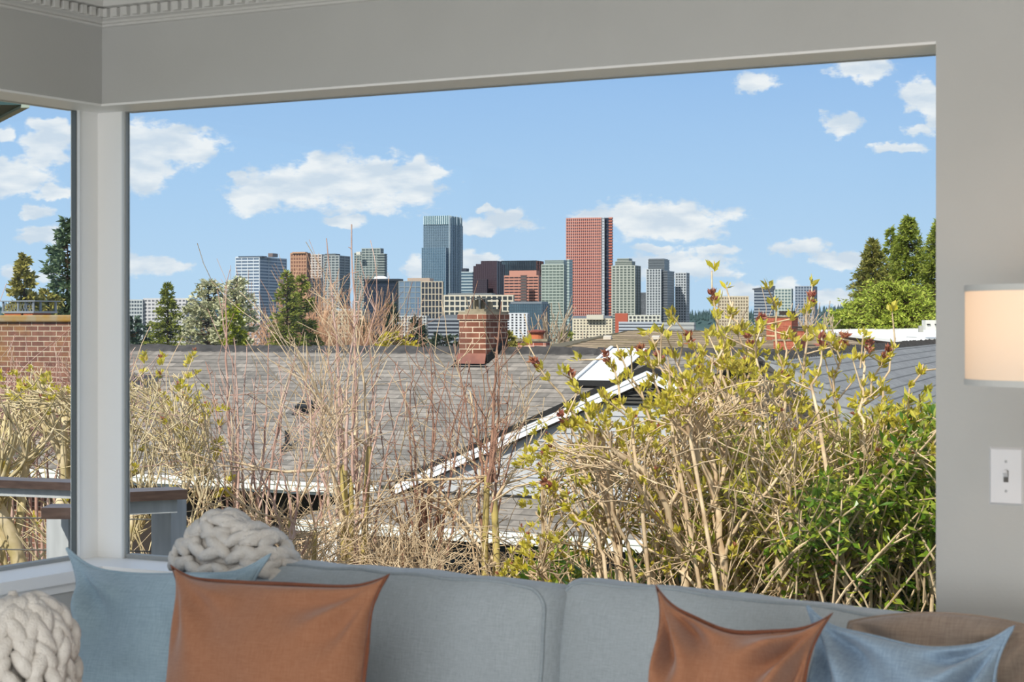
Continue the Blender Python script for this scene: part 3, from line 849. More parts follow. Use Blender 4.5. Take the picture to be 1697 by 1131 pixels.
# lower porch roof
nP, zP0, zP1 = 18.5, CAMZ-2.33, CAMZ-2.0
pl0, pl1 = S(492, nP), S(1520, nP)
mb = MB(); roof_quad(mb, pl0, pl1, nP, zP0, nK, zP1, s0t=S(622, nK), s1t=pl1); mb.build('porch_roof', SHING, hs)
mb = MB(); gutter(mb, pl0, pl1, nP+.01, zP0+.0, hgt=.125); mb.build('porch_gutter', GUT, hs)
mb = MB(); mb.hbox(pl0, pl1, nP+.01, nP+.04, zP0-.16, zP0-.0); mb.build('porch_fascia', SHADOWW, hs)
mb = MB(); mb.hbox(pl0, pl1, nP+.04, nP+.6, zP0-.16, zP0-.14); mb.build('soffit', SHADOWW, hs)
mb = MB(); z = -3.6; n0 = nP+.55
sPw = S(700, n0)
while z < zP0-.15:
    z1 = min(z+.14, zP0-.14)
    mb.quad(H(sPw, n0-.015, z), H(pl1, n0-.015, z), H(pl1, n0, z1), H(sPw, n0, z1)); mb.quad(H(sPw, n0, z), H(pl1, n0, z), H(pl1, n0-.015, z), H(sPw, n0-.015, z)); z = z1 if z1 > z else z+1
mb.quad(H(sPw, n0-.015, -3.6), H(sPw, nE+.5, -3.6), H(sPw, nE+.5, zP0-.1), H(sPw, n0-.015, zP0-.1))
mb.build('porch_wall', DARKS, hs)
# pale door and a white window on the shaded wall
mb = MB(); s1_, s2_ = S(525, nE+.45), S(560, nE+.45); mb.hbox(s1_, s2_, nE+.42, nE+.5, -3.6, zE-.55); mb.build('door', WHITE, hs)
mb = MB(); s1_, s2_ = S(655, nE+.45), S(672, nE+.45); mb.hbox(s1_, s2_, nE+.40, nE+.5, -3.6, zE-.35); mb.build('porch_post', mat('post_grey', (150, 152, 156), .6), hs)
# roof fittings
def on_roof(u, v):
    kk = (u-CX)/F; sl_ = (zR_-zE)/(nR-nE)
    # CAMZ + (HV-v)/F*Y = zE + sl*(n-nE), n = (NX*k+NY)*Y
    A_ = (HV-v)/F-sl_*(NX*kk+NY); Y = (zE-sl_*nE-CAMZ)/A_
    return P(u, v, Y)
rn = Vector((-NX*(zR_-zE), -NY*(zR_-zE), (nR-nE))).normalized()
ax_ = Vector((AX, AY, 0)); ay_ = rn.cross(ax_)
RM = Matrix(((ax_.x, ay_.x, rn.x, 0), (ax_.y, ay_.y, rn.y, 0), (ax_.z, ay_.z, rn.z, 0), (0, 0, 0, 1)))
p = on_roof(510, 682); M = Matrix.Translation(p) @ RM
mb = MB(); mb.box((0, 0, .01), .34, .3, .015, M); mb.box((0, 0, .05), .15, .15, .08, M)
mb.v += []; 
mb.box((0, .0, .10), .24, .2, .045, M); mb.build('roof_vent', BLACK, hs)
p = on_roof(476, 745)
mb = MB(); mb.tube([p, p+Vector((0, 0, .25))], .034, 12); mb.lathe(p, [(.10, -.02), (.045, .06)], 12); mb.build('vent_pipe', BLACK, hs)
# raised skylight
zs0 = CAMZ-.72; zs1 = CAMZ-.318; ns0, ns1 = 22.02, 23.10
a0, a1 = S(950, ns0), S(1017, ns0)
sk = MB(); sk.prism([H(a0, ns0, zs0), H(a1, ns0, zs0), H(a1, ns1, zs1), H(a0, ns1, zs1)], Vector((0, 0, -.07)))
so = sk.build('skylight', BLACK, hs)
mb = MB(); mb.prism([H(a0+.07, ns0+.01, zs0+.002), H(a1-.01, ns0+.01, zs0+.002), H(a1-.01, ns1-.03, zs1+.0), H(a0+.07, ns1-.03, zs1+.0)], Vector((0, 0, .012))); mb.build('skylight_pane', mat('frosted_acrylic', (222, 224, 224), .3, .5), so)
mb = MB(); mb.prism([H(a0+.01, ns0+.002, zs0+.006), H(a0+.055, ns0+.002, zs0+.006), H(a0+.055, ns1, zs1+.006), H(a0+.01, ns1, zs1+.006)], Vector((0, 0, .035))); mb.build('skylight_frame', WHITE, so)
mb = MB(); mb.prism([H(a0+.12, ns0+.06, zs0-.05), H(a1-.06, ns0+.06, zs0-.05), H(a1-.06, ns1, zs1-.08), H(a0+.12, ns1, zs1-.08)], Vector((0, 0, -.25))); mb.build('skylight_curb', SHADOWW, so)

def uvbox(mb, s0, s1, n0, n1, z0, z1):
    w, d, h = s1-s0, n1-n0, z1-z0
    A_, B_, C_, D_ = [(s0, n0), (s1, n0), (s1, n1), (s0, n1)]
    x = 0
    for (p_, q_, l) in ((A_, B_, w), (B_, C_, d), (C_, D_, w), (D_, A_, d)):
        mb.quad(H(*p_, z0), H(*q_, z0), H(*q_, z1), H(*p_, z1), uv=[(x, 0), (x+l, 0), (x+l, h), (x, h)]); x += l
    mb.quad(H(s0, n0, z1), H(s1, n0, z1), H(s1, n1, z1), H(s0, n1, z1), uv=[(0, 0), (.01, 0), (.01, .01), (0, .01)])

# central chimney
CONC = mat('chimney_concrete', (158, 146, 124), .9, .1, c2=(120, 110, 92), nscale=6)
COPPER = mat('copper_flashing', (140, 88, 72), .5, .4, c2=(116, 70, 58), nscale=6)
TINM = mat('weathered_tin', (110, 110, 106), .5, .4, c2=(70, 72, 72), nscale=9, metal=.3)
MOSS = mat('moss', (110, 110, 60), 1, .05, c2=(80, 84, 46), nscale=20)
nc0 = 22.75; c0 = S(761, nc0); c1 = S(805, nc0); dc = .62
ch = thing('chimney_stack', None, None); del_ = ch
bpy.data.objects.remove(ch)
zt_ = Zr(530, nc0/(NX*((783-CX)/F)+NY))
mb = MB(); uvbox(mb, c0, c1, nc0, nc0+dc, zR_-.6, zt_-.0)
cho = mb.build('chimney', BRK, hs)
mb = MB(); uvbox(mb, c0-.02, c1+.02, nc0-.02, nc0+dc+.02, zt_, zt_+.075); mb.build('brick_crown', BRK, cho)
mb = MB(); mb.hbox(c0-.01, c1+.01, nc0-.01, nc0+dc+.01, zt_+.075, zt_+.115); mb.hbox(c0+.06, c1-.06, nc0+.06, nc0+dc-.06, zt_+.115, zt_+.15); mb.build('concrete_cap', CONC, cho)
mb = MB()
zf = zt_+.15
mb.hbox(c0+.12, c1-.04, nc0+.1, nc0+dc-.1, zf+.14, zf+.155)
for (s_, n_) in ((c0+.14, nc0+.12), (c1-.06, nc0+.12), (c1-.06, nc0+dc-.12), (c0+.14, nc0+dc-.12), ((c0+c1)/2+.05, nc0+.12)):
    mb.hbox(s_-.012, s_+.012, n_-.012, n_+.012, zf, zf+.14)
mb.build('chimney_cap', TINM, cho)
mb = MB(); cc = H(c0+.14, nc0+.3, zf); cd = H(c1-.16, nc0+.32, zf)
mb.lathe(cc, [(.085, 0), (.085, .13), (.075, .13), (.075, 0)], 14); mb.lathe(cd, [(.08, 0), (.08, .10), (.07, .10), (.07, 0)], 14); mb.build('flue_pot', CONC, cho)
mb = MB(); pz = Zr(586, nc0/(NX*((783-CX)/F)+NY)); pb_ = Zr(603, nc0/(NX*((783-CX)/F)+NY))
mb.prism([H(c0-.01, nc0-.01, pz), H(c1+.01, nc0-.01, pz), H(c1+.02, nc0-.07, pb_), H(c0-.02, nc0-.07, pb_)], H(0, .012, 0)); mb.build('copper_apron', COPPER, cho)
mb = MB()
for q in range(7):
    t0 = q/7; mb.hbox(c1, c1+.03, nc0+dc*t0*.8, nc0+dc*(t0+1/7)*.8, pb_+.02+t0*.22, pb_+.13+t0*.22)
mb.hbox(c0-.06, c1+.08, nc0-.12, nc0-.03, pb_-.05, pb_-.03)
mb.hbox(c0-.05, c0, nc0-.05, nc0+.3, pb_-.02, pb_+.05)
mb.build('black_flashing', BLACK, cho)

# large left chimney
nl0 = 20.3; l0 = S(-75, nl0); l1 = S(128, nl0); Yl_ = nl0/(NX*((60-CX)/F)+NY)
zlt = Zr(534, Yl_)
mb = MB(); uvbox(mb, l0, l1, nl0, nl0+.9, zE-.1, zlt); lc = mb.build('chimney', BRKO, hs); lc['label'] = 'wide mossy brick chimney at the left'
OLDC = mat('old_mossy_cap', (146, 130, 104), .95, .1, c2=(150, 116, 58), nscale=5)
mb = MB(); mb.hbox(l0-.04, l1+.03, nl0-.05, nl0+.95, zlt, zlt+.10)
o = mb.build('concrete_cap', OLDC, lc); md = o.modifiers.new('Bevel', 'BEVEL'); md.width = .02; md.segments = 2
GALV = mat('galvanised', (150, 154, 158), .4, .5, metal=.4)
zq = zlt+.10; q0, q1 = S(12, nl0+.3), S(62, nl0+.3)
mb = MB(); mb.hbox(q0-.02, q1+.02, nl0+.2, nl0+.7, zq+.03, zq+.06); mb.hbox(q0-.02, q1+.06, nl0+.18, nl0+.72, zq+.20, zq+.215)
for s_ in (q0, (q0+q1)/2, q1):
    for n_ in (nl0+.22, nl0+.68): mb.hbox(s_-.012, s_+.012, n_-.012, n_+.012, zq+.06, zq+.2)
mb.build('chimney_cap', GALV, lc)
mb = MB()
for t in range(12):
    s_ = q0+(q1-q0)*t/11
    mb.tube([H(s_, nl0+.22, zq+.06), H(min(q1, s_+.06), nl0+.22, zq+.2)], .003, 4); mb.tube([H(s_, nl0+.22, zq+.06), H(max(q0, s_-.06), nl0+.22, zq+.2)], .003, 4)
mb.build('mesh_screen', GALV, lc)
mb = MB(); mb.hbox(q0+.02, q1-.25, nl0+.22, nl0+.6, zq, zq+.03); mb.hbox(q1-.2, q1-.02, nl0+.22, nl0+.6, zq, zq+.03); mb.build('clay_flue', mat('clay', (190, 110, 70), .9), lc)

# wing on the right
def WR(Y, d=0, z=0):
    return Vector((.321*Y-4.03+d*.952, Y-d*.306, CAMZ-.345-.4167*d+z))
mb = MB(); y0, y1, dd = 21.2, 43, 5.0
hy = sqrt(1+.321**2)*(y1-y0); hl = dd*1.083
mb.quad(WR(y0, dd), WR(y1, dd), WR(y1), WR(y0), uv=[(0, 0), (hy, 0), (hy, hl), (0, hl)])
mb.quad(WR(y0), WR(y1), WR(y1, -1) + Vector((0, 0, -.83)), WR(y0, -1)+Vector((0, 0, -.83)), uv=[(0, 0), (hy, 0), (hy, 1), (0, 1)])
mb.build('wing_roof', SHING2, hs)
# hip closing the near end of the wing, down to the main eave
ha, hb, hc = WR(y0)+Vector((0, 0, .01)), WR(y0, dd), H(gr-.6, nE+.25, zL+.25)
mb = MB(); ex = (hb-hc).normalized(); nn = ex.cross(ha-hc).normalized(); ey = nn.cross(ex)
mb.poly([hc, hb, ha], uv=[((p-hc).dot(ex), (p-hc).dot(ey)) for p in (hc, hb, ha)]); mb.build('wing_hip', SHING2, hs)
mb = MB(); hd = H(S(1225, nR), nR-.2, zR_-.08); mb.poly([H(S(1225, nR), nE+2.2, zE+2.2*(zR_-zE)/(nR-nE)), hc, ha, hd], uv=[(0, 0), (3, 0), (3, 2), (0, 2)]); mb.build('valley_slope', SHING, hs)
cap_run(WR(y0), WR(y1), 'ridge_cap', hs, seed=4)

# ================================================================== HOUSES BEHIND
def rect_uv_quad(mb, pts):
    """bottom-left, bottom-right, top-right, top-left with metric uv"""
    a, b_, c, d = pts
    ex = (b_-a).normalized(); n = ex.cross(d-a).normalized(); ey = n.cross(ex)
    mb.poly(pts, uv=[((p-a).dot(ex), (p-a).dot(ey)) for p in pts])
h2 = thing('house', 'brown mossy shake-roofed house behind the grey ridge', 'house', (6, 62, -7))
T0 = P(1040, 549, 68); T1 = P(1345, 549.5, 68)
E0 = P(815, 606, 56); E1 = P(1600, 606, 54)
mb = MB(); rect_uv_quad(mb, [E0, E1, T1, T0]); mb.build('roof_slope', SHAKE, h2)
B0 = P(815, 606, 56)+Vector((0, 22, 0)); mb = MB(); mb.poly([E0, T0, T0+Vector((0, 1, 0)), B0]); mb.poly([E1, E1+Vector((0, 20, 0)), T1]); mb.poly([T0, T1, E1+Vector((0, 20, 0)), B0])
mb.build('roof_slope', mat('shake_plain', (96, 88, 70), .95), h2)
mb = MB(); e0g = Vector((E0.x+.4, E0.y+.5, 0)); e1g = Vector((E1.x-.4, E1.y+.5, 0))
mb.prism([Vector((e0g.x, e0g.y, -8)), Vector((e1g.x, e1g.y, -8)), Vector((e1g.x, e1g.y+18, -8)), Vector((e0g.x, e0g.y+18, -8))], Vector((0, 0, 8+E0.z-.2))); mb.build('wall', mat('tan_wall', (170, 158, 138), .9), h2)
cap_run(T0, T1, 'ridge_cap', h2, m=mat('shake_ridge', (84, 76, 58), .95), w=.3, h=.03)
cap_run(E0, T0, 'hip_cap', h2, m=MATS['shake_ridge'], w=.3, h=.03)
def on_shake(u, v):
    n = (E1-E0).cross(T0-E0); d = Vector(((u-CX)/F, 1, (HV-v)/F)); o = Vector((0, 0, CAMZ))
    return o+d*((E0-o).dot(n)/d.dot(n))
for (u, v) in ((1007, 562), (1087, 562), (1255, 565)):
    p = on_shake(u, v)
    mb = MB(); nn = (E1-E0).cross(T0-E0).normalized(); ex = (E1-E0).normalized(); ey = nn.cross(ex)
    M = Matrix(((ex.x, ey.x, nn.x, p.x), (ex.y, ey.y, nn.y, p.y), (ex.z, ey.z, nn.z, p.z), (0, 0, 0, 1)))
    mb.box((0, 0, .05), .26, .48, .1, M); s_ = mb.build('roof_vent', mat('pale_vent', (206, 196, 182), .6), h2)
def brick_stack(parent, u0, ue, u1, vt, vb, Y, m, name='chimney', th=.35):
    w = (ue-u0)/F*Y/cos(th); d = (u1-ue)/F*Y/sin(th); c = P(ue, vt, Y)
    M = Matrix.Translation((c.x, c.y, 0)) @ Matrix.Rotation(-th, 4, 'Z')
    zt2 = c.z; zb2 = Zr(vb, Y)
    mb = MB(); h = zt2-zb2
    pts = [(-w, 0), (0, 0), (0, d), (-w, d)]; x = 0
    for q in range(4):
        a = pts[q]; b3 = pts[(q+1) % 4]; l = math.hypot(b3[0]-a[0], b3[1]-a[1])
        mb.quad(M @ Vector((*a, zb2)), M @ Vector((*b3, zb2)), M @ Vector((*b3, zt2)), M @ Vector((*a, zt2)), uv=[(x, 0), (x+l, 0), (x+l, h), (x, h)]); x += l
    mb.quad(*[M @ Vector((*a, zt2)) for a in pts], uv=[(0, 0)]*4)
    o = mb.build(name, m, parent)
    cb = MB(); cb.box((-w/2, d/2, zt2+.02), w+.06, d+.06, .05, M); cb.build('concrete_cap', CONC, o)
    return o, M, w, d, zt2
o, M, w, d, z = brick_stack(h2, 1272, 1312, 1330, 526, 590, 64, BRKR)
mb = MB(); mb.box((-w*.3, d*.5, z+.14), .5, .3, .14, M); mb.build('chimney_cap', SHADOWW, o)
o, M, w, d, z = brick_stack(h2, 1322, 1333, 1340, 548, 590, 61, BRKR)
mb = MB(); mb.box((-w*.5, d*.5, z+.10), w+.3, d+.2, .06, M); mb.build('chimney_cap', SHADOWW, o)
o, M, w, d, z = brick_stack(h2, 1284, 1325, 1340, 565, 600, 59, BRKR)
# chimney of another house left of the skylight
h3 = thing('chimney', 'low painted red brick chimney with an orange clay pot behind the grey ridge', 'chimney', tuple(P(885, 600, 37)))
o, M, w, d, z = brick_stack(h3, 858, 905, 912, 566, 680, 37, brick_mat('peeling_brick', (160, 88, 70), (144, 74, 60), (206, 176, 160), .21, .07, ms=.009, stain=(214, 196, 182), stain_scale=4, stain_pos=(.55, .7)), name='brick_stack', th=.2)
mb = MB(); cp = P(889, 562, 37.3); mb.lathe(cp, [(.14, -.05), (.14, .09), (.12, .09), (.12, -.05)], 14); mb.build('clay_pot', mat('orange_clay', (190, 110, 74), .8), h3)
mb = MB(); mb.lathe(cp, [(.19, .13), (.19, .16), (.0001, .19), (.0001, .13)], 14); mb.lathe(cp, [(.02, .08), (.02, .14)], 6); mb.lathe(cp, [(.15, .09), (.17, .13)], 14); mb.build('rain_cap', mat('rusty_cap', (130, 70, 58), .7), h3)
# flat white roof at the right
h4 = thing('flat_roof_building', 'long building with a flat white roof below the big conifers', 'building', tuple(P(1500, 600, 85)))
fp = [P(1338, 547, 96), P(1395, 553.5, 90), P(1600, 577, 80), P(1640, 541, 96)]
mb = MB(); mb.prism(fp, Vector((0, 0, -.12))); mb.build('flat_roof', mat('white_membrane', (232, 230, 226), .6), h4)
mb = MB(); mb.prism([fp[0]+Vector((0, .2, -.12)), fp[1]+Vector((0, .2, -.12)), fp[2]+Vector((0, .2, -.12)), fp[3]+Vector((0, 0, -.12))], Vector((0, 0, -8))); mb.build('wall', mat('brown_wall', (150, 128, 112), .9), h4)
mb = MB(); mb.prism([fp[1]+Vector((0, -.15, -.12)), fp[2]+Vector((0, -.15, -.12)), fp[2]+Vector((0, .2, -.12)), fp[1]+Vector((0, .2, -.12))], Vector((0, 0, -.10))); mb.build('eave_edge', SHADOWW, h4)
mb = MB(); c = P(1548, 539, 86); mb.box((c.x, c.y, c.z), .95, .8, .45); hv = mb.build('roof_unit', mat('unit_beige', (206, 204, 194), .7), h4)
for u in (1539, 1552):
    mb = MB(); c = P(u, 538, 85.55); mb.box((c.x, c.y, c.z), .16, .03, .05); mb.build('slot', BLACK, hv)
mb = MB(); c = P(1526, 545.5, 84); mb.box((c.x, c.y, c.z), .19, .18, .3); mb.build('roof_box', mat('unit_grey', (170, 168, 160), .7), h4)
mb = MB(); c = P(1512, 563, 81); mb.tube([P(1502, 562, 81), P(1502, 558, 81), P(1519, 558.5, 81)], .035, 8); mb.build('white_pipe', WHITE, h4)

# ================================================================== CITY
def G(c, c2=None, rough=.35, spec=.5, sc=.04):
    k = .78 if (rough <= .35 and max(c) < 190) else .90
    c = tuple(int(x*k) for x in c); c2 = tuple(int(x*k*.95) for x in c2) if c2 else None
    return mat('facade_%d_%d_%d' % c, c, rough, spec, c2=c2, nscale=sc, ndetail=2)
CH = Matrix.Identity(4)
class Bld:
    def __init__(self, name, label, Y, cat='building', th=.3):
        self.Y = Y; self.th = th
        self.root = thing(name, label, cat, tuple(P(900, 540, Y).xy)+(gz(Y),), 'skyline buildings')
        self.first = True
    def block(self, u0, ue, u1, vt, vb=None, body=None, band=None, fh=5, bf=.4, ms=0, mf=.15, mul=None, th=None, dy=0, out=None, side=None, cyl=False, part='tower_body', vfrom=None):
        Y = self.Y+dy; th = self.th if th is None else th
        if self.first:
            c = P((u0+u1)/2, 540, Y); self.root.location = (c.x, c.y, gz(Y)); self.first = False
        w = max((ue-u0)/F*Y/cos(th), .01); d = (u1-ue)/F*Y/sin(th) if u1 > ue+.1 else w*.6
        c = P(ue, vt, Y); zt_ = c.z; zb_ = gz(Y)-1 if vb is None else Zr(vb, Y)
        M = Matrix.Translation((c.x, c.y, 0)) @ Matrix.Rotation(-th, 4, 'Z')
        # rotate so the front runs to the left of the near corner and the side recedes
        px = Y/F; out = px*.55 if out is None else out*px
        mb = MB(); mb.box((-w/2, d/2, (zt_+zb_)/2), w, d, zt_-zb_, M); bo = mb.build(part, body, self.root)
        zlow = max(zb_, Zr(vfrom or 575, Y))
        if band and fh:
            mb = MB(); f = fh*px; z = zt_-f*bf*.5
            while z > zlow:
                mb.box((-w/2, d/2, z), w+2*out, d+2*out, f*bf, M); z -= f
            mb.build('floor_bands', band, self.root)
        if ms:
            mb = MB(); mw = ms*px*mf; n = max(1, round(w/(ms*px))); nd = max(1, round(d*sin(th)/(ms*px)))
            o2 = out*1.3
            for k_ in range(n+1):
                x = -w+w*k_/n; mb.box((x, -o2/2, (zt_+zlow)/2), mw, o2, zt_-zlow, M)
            for k_ in range(nd+1):
                y = d*k_/nd; mb.box((o2/2, y, (zt_+zlow)/2), o2, mw/sin(th)*.8 if False else mw*1.6, zt_-zlow, M)
            mb.build('mullions', mul or band, self.root)
        return M, w, d, zt_
LB = (150, 160, 172)
b = Bld('apartment_tower', 'pale blue-white striped tower, leftmost of the skyline', 1150)
gm = G((104, 128, 158), (140, 160, 184)); wm = G((214, 222, 230), rough=.6, spec=.2)
b.block(389, 430, 462, 425.5, body=gm, band=wm, fh=5.2, bf=.42, ms=11, mf=.1)
b.block(393, 434, 440, 424.3, 426, body=G((96, 110, 130)), dy=-1, part='roof_screen')
b.block(444, 452, 458, 420, 426, body=G((150, 130, 124)), dy=8, part='roof_block')
b = Bld('apartment_tower', 'orange-brown tower with a tan roof band left of the striped grey one', 1100)
b.block(481, 508, 512, 419, body=G((150, 104, 84), (180, 128, 100)), band=G((196, 150, 120), rough=.7), fh=6, bf=.35, ms=5, mf=.3)
b.block(483, 506, 509, 417.6, 420, body=G((204, 160, 128)), dy=-1, part='roof_band')
b = Bld('apartment_tower', 'white and brown balconied tower beside the orange-brown one', 1120)
b.block(511, 533, 537, 421.5, body=G((128, 110, 104)), band=G((214, 206, 200), rough=.7), fh=4.3, bf=.42, ms=6, mf=.3)
b = Bld('apartment_tower', 'grey glass tower with balconies behind the bare reddish tree', 1080)
b.block(536, 562, 575.5, 423.5, body=G((96, 106, 112), (120, 132, 136)), band=G((176, 182, 182), rough=.6), fh=4.4, bf=.35, ms=7, mf=.2)
b.block(538, 556, 562, 420.5, 424, body=G((120, 126, 128)), dy=4, part='roof_block')
b = Bld('apartment_tower', 'stepped grey-green apartment tower behind the dark navy block', 1060)
gg = G((98, 114, 116), (122, 138, 138)); gb = G((168, 176, 172), rough=.6)
b.block(587, 604, 612, 419, body=gg, band=gb, fh=4.2, bf=.3, ms=4, mf=.2)
b.block(599, 630, 634, 411.5, body=gg, band=gb, fh=4.2, bf=.34, ms=7, mf=.15, dy=-4)
b.block(626, 637, 640.5, 420.5, body=G((84, 96, 98)), band=gb, fh=4.2, bf=.3, dy=-8)
b.block(590, 597, 599, 417.5, 422.5, body=G((226, 222, 208)), dy=-8, part='roof_block')
b = Bld('office_block', 'dark navy glass office block with a white dome on top', 930)
b.block(602, 656, 663, 463.5, body=G((40, 46, 62), (56, 66, 86), rough=.15), band=G((58, 64, 82)), fh=5, bf=.16)
b.block(600, 660, 667, 462.2, 465.5, body=G((52, 56, 66)), dy=-2, part='roof_edge')
c = P(631, 462.5, 945); mb = MB(); mb.lathe(c, [(3.6, 0), (3.4, .6), (2.6, 1.1), (1.5, 1.45), (.01, 1.5)], 24); mb.build('dome', WHITE, b.root, smooth=True)
b = Bld('office_block', 'glass office block with a tan window grid right of the navy block', 900)
b.block(661, 697.5, 699, 466, body=G((120, 148, 176), (150, 174, 198), rough=.15), band=G((176, 184, 188)), fh=9, bf=.14, ms=9, mf=.14, th=.12)
b.block(698, 733, 734, 466.5, body=G((58, 60, 68), (76, 84, 94), rough=.15), band=G((206, 190, 168), rough=.7), fh=10.3, bf=.13, ms=6.2, mf=.22, dy=-4, th=.12)
b.block(675, 712, 717, 461, 467, body=G((196, 172, 150)), dy=6, part='roof_block', th=.12)
b = Bld('office_tower', 'tall blue glass tower with a finned crown, tallest at centre left', 1200)
tb = G((100, 124, 142), (138, 160, 174), rough=.14, sc=.03); tl = G((150, 172, 188), rough=.4)
b.block(701.5, 744, 764.5, 371, body=tb, band=G((116, 142, 162), rough=.3), fh=4.3, bf=.28, ms=3.2, mf=.22, mul=tl)
b.block(702, 744, 763.5, 357.5, 372, body=G((96, 136, 150)), fh=0, ms=3.6, mf=.42, mul=G((204, 220, 226), rough=.5), dy=-.5, part='crown')
b.block(698.6, 738, 743, 410.5, body=G((88, 122, 148), (128, 158, 180), rough=.14), band=G((110, 140, 164), rough=.3), fh=4.3, bf=.22, ms=3.2, mf=.2, mul=tl, dy=-8)
for u in (744.5, 746.5, 757, 763.5):
    c0_ = P(u, 357, 1196); mb = MB(); yy = c0_.y+(u-744)/F*1196/sin(.3)*.95
    c0_ = P(u, 357, yy); mb.box((c0_.x, c0_.y-.6, (c0_.z-20)/2), .45, .9, c0_.z+20); mb.build('corner_fin', G((190, 206, 214)), b.root)
b = Bld('office_block', 'small banded glass block between the blue tower and the purple one', 1130)
b.block(765, 783, 787, 450.5, body=G((96, 124, 144)), band=G((190, 206, 212), rough=.5), fh=5, bf=.35)
b.block(764.5, 773, 777, 445, 452, body=G((70, 74, 88)), dy=4, part='roof_block')
b = Bld('office_tower', 'purple-brown stepped office tower', 1090)
pb = G((96, 78, 86), (112, 92, 98), rough=.3); pm_ = G((84, 66, 76)); 
b.block(785, 806, 809, 441, body=pb, band=pm_, fh=3.4, bf=.4, ms=3.2, mf=.3)
b.block(797.5, 823, 830, 432.5, body=pb, band=pm_, fh=3.4, bf=.4, ms=3.2, mf=.3, dy=-3)
b.block(789, 826, 836, 437.5, body=pb, band=pm_, fh=3.4, bf=.4, ms=3.2, mf=.3, dy=1)
b.block(784, 806, 808, 463, body=G((66, 56, 68)), band=G((92, 80, 90)), fh=3.4, bf=.25, ms=3.2, mf=.25, dy=-10)
b = Bld('office_block', 'wide dark glass block behind the salmon pink one', 1180)
b.block(831, 888, 901, 432, body=G((52, 64, 76), (88, 108, 122), rough=.12, sc=.08), band=G((66, 78, 88)), fh=7, bf=.12, ms=4, mf=.1)
b = Bld('office_block', 'salmon pink banded office block', 1050)
sp = G((206, 148, 130), rough=.7, spec=.2)
b.block(836, 892, 899, 456.5, body=G((74, 62, 70)), band=sp, fh=4.9, bf=.52, ms=9, mf=.07)
b.block(844, 889, 894.5, 448.5, 457.5, body=sp, dy=6, part='penthouse')
b.block(863, 872, 873, 456, body=G((110, 104, 104)), band=G((150, 112, 104)), fh=4.9, bf=.3, dy=-9, part='glazed_bay')
b = Bld('apartment_tower', 'pale green glass tower with a rounded front', 1020)
b.block(898, 934, 948, 438, body=G((112, 130, 124), (140, 156, 148)), band=G((180, 190, 182), rough=.6), fh=4.8, bf=.36, ms=6, mf=.18)
b.block(903, 934, 947, 431, 439, body=G((148, 166, 162)), band=G((180, 192, 190)), fh=3, bf=.3, dy=1, part='upper_floors')
b.block(940, 943, 949.5, 430, body=G((164, 184, 182)), band=G((196, 208, 204)), fh=4.8, bf=.3, dy=-6)
b = Bld('office_tower', 'tall red-brown gridded tower with a dark glass slot, right of centre', 1240)
rd = G((204, 122, 102), (214, 134, 112), rough=.7, spec=.2)
b.block(939, 996, 1000, 360.8, body=G((92, 58, 70)), band=rd, fh=4.75, bf=.50, ms=3.4, mf=.34, mul=G((206, 162, 154), rough=.7), th=.25)
b.block(998, 1001.5, 1002.5, 361.5, body=G((204, 208, 214)), band=G((172, 178, 186)), fh=4.75, bf=.3, dy=-4, part='white_strip')
b.block(1001.5, 1009.5, 1011, 361, body=G((52, 58, 78), rough=.15), band=G((92, 96, 112)), fh=9, bf=.1, dy=-2, part='glass_slot')
b.block(1009.5, 1014, 1015.5, 360.5, body=G((110, 60, 66)), band=rd, fh=4.75, bf=.45, dy=-4)
b = Bld('office_block', 'long cream office building with a grid of dark windows behind the brick chimney', 850)
cm = G((226, 216, 196), rough=.8, spec=.1)
b.block(736, 850, 852, 489, body=G((62, 68, 72), (84, 92, 96)), band=cm, fh=8.7, bf=.28, ms=9, mf=.24, th=.05)
b.block(742, 815, 821, 486, 491, body=G((150, 154, 156)), dy=8, part='roof_screen', th=.1)
b = Bld('parking_structure', 'low grey building with dark horizontal slots left of the brick chimney', 760)
b.block(709, 760, 764, 528, body=G((54, 58, 70)), band=G((150, 156, 164), rough=.7), fh=6.2, bf=.5, th=.1)
b.block(730, 760, 763, 522, 529, body=G((140, 146, 152)), dy=8, part='roof_block', th=.1)
b = Bld('apartment_block', 'small white gridded block left of the grey slotted building', 800)
b.block(655, 706, 709, 523.5, body=G((86, 92, 100)), band=G((214, 214, 210), rough=.8), fh=5, bf=.34, ms=5, mf=.3, th=.1)
b = Bld('apartment_block', 'white block with tall columns of small windows, right of the brick chimney', 720)
b.block(839, 873, 877, 519, body=G((52, 56, 66)), band=G((222, 224, 228), rough=.8), fh=4.4, bf=.40, ms=6.6, mf=.52, mul=G((230, 232, 236), rough=.8), th=.1)
b = Bld('office_block', 'blue-grey glass block behind the white block', 790)
b.block(844, 897, 911, 503.5, body=G((72, 98, 120), (104, 134, 152), rough=.12, sc=.1), band=G((96, 116, 132)), fh=5, bf=.16, ms=4, mf=.16, th=.3)
b.block(846, 898, 909, 500, 505, body=G((150, 160, 168)), dy=3, part='roof_block')
b = Bld('apartment_block', 'cream apartment block with rows of small windows below the red tower', 700)
cr_ = G((230, 218, 194), rough=.85, spec=.1)
b.block(950, 1014, 1020, 528, body=G((92, 90, 90)), band=cr_, fh=4.7, bf=.5, ms=5.2, mf=.5, th=.08)
b.block(948, 1012, 1021, 523.5, 530, body=G((150, 156, 166)), dy=10, part='roof_slab', th=.08)
b.block(972, 1000, 1003, 522, 530, body=G((222, 214, 196)), dy=-2, part='roof_block', th=.08)
b = Bld('apartment_tower', 'green-white apartment tower with stepped top right of the red tower', 1010)
gw = G((96, 108, 102), (122, 134, 126)); gwb = G((188, 192, 182), rough=.7)
b.block(1015, 1052, 1063.5, 440, body=gw, band=gwb, fh=4.4, bf=.3, ms=6.2, mf=.3)
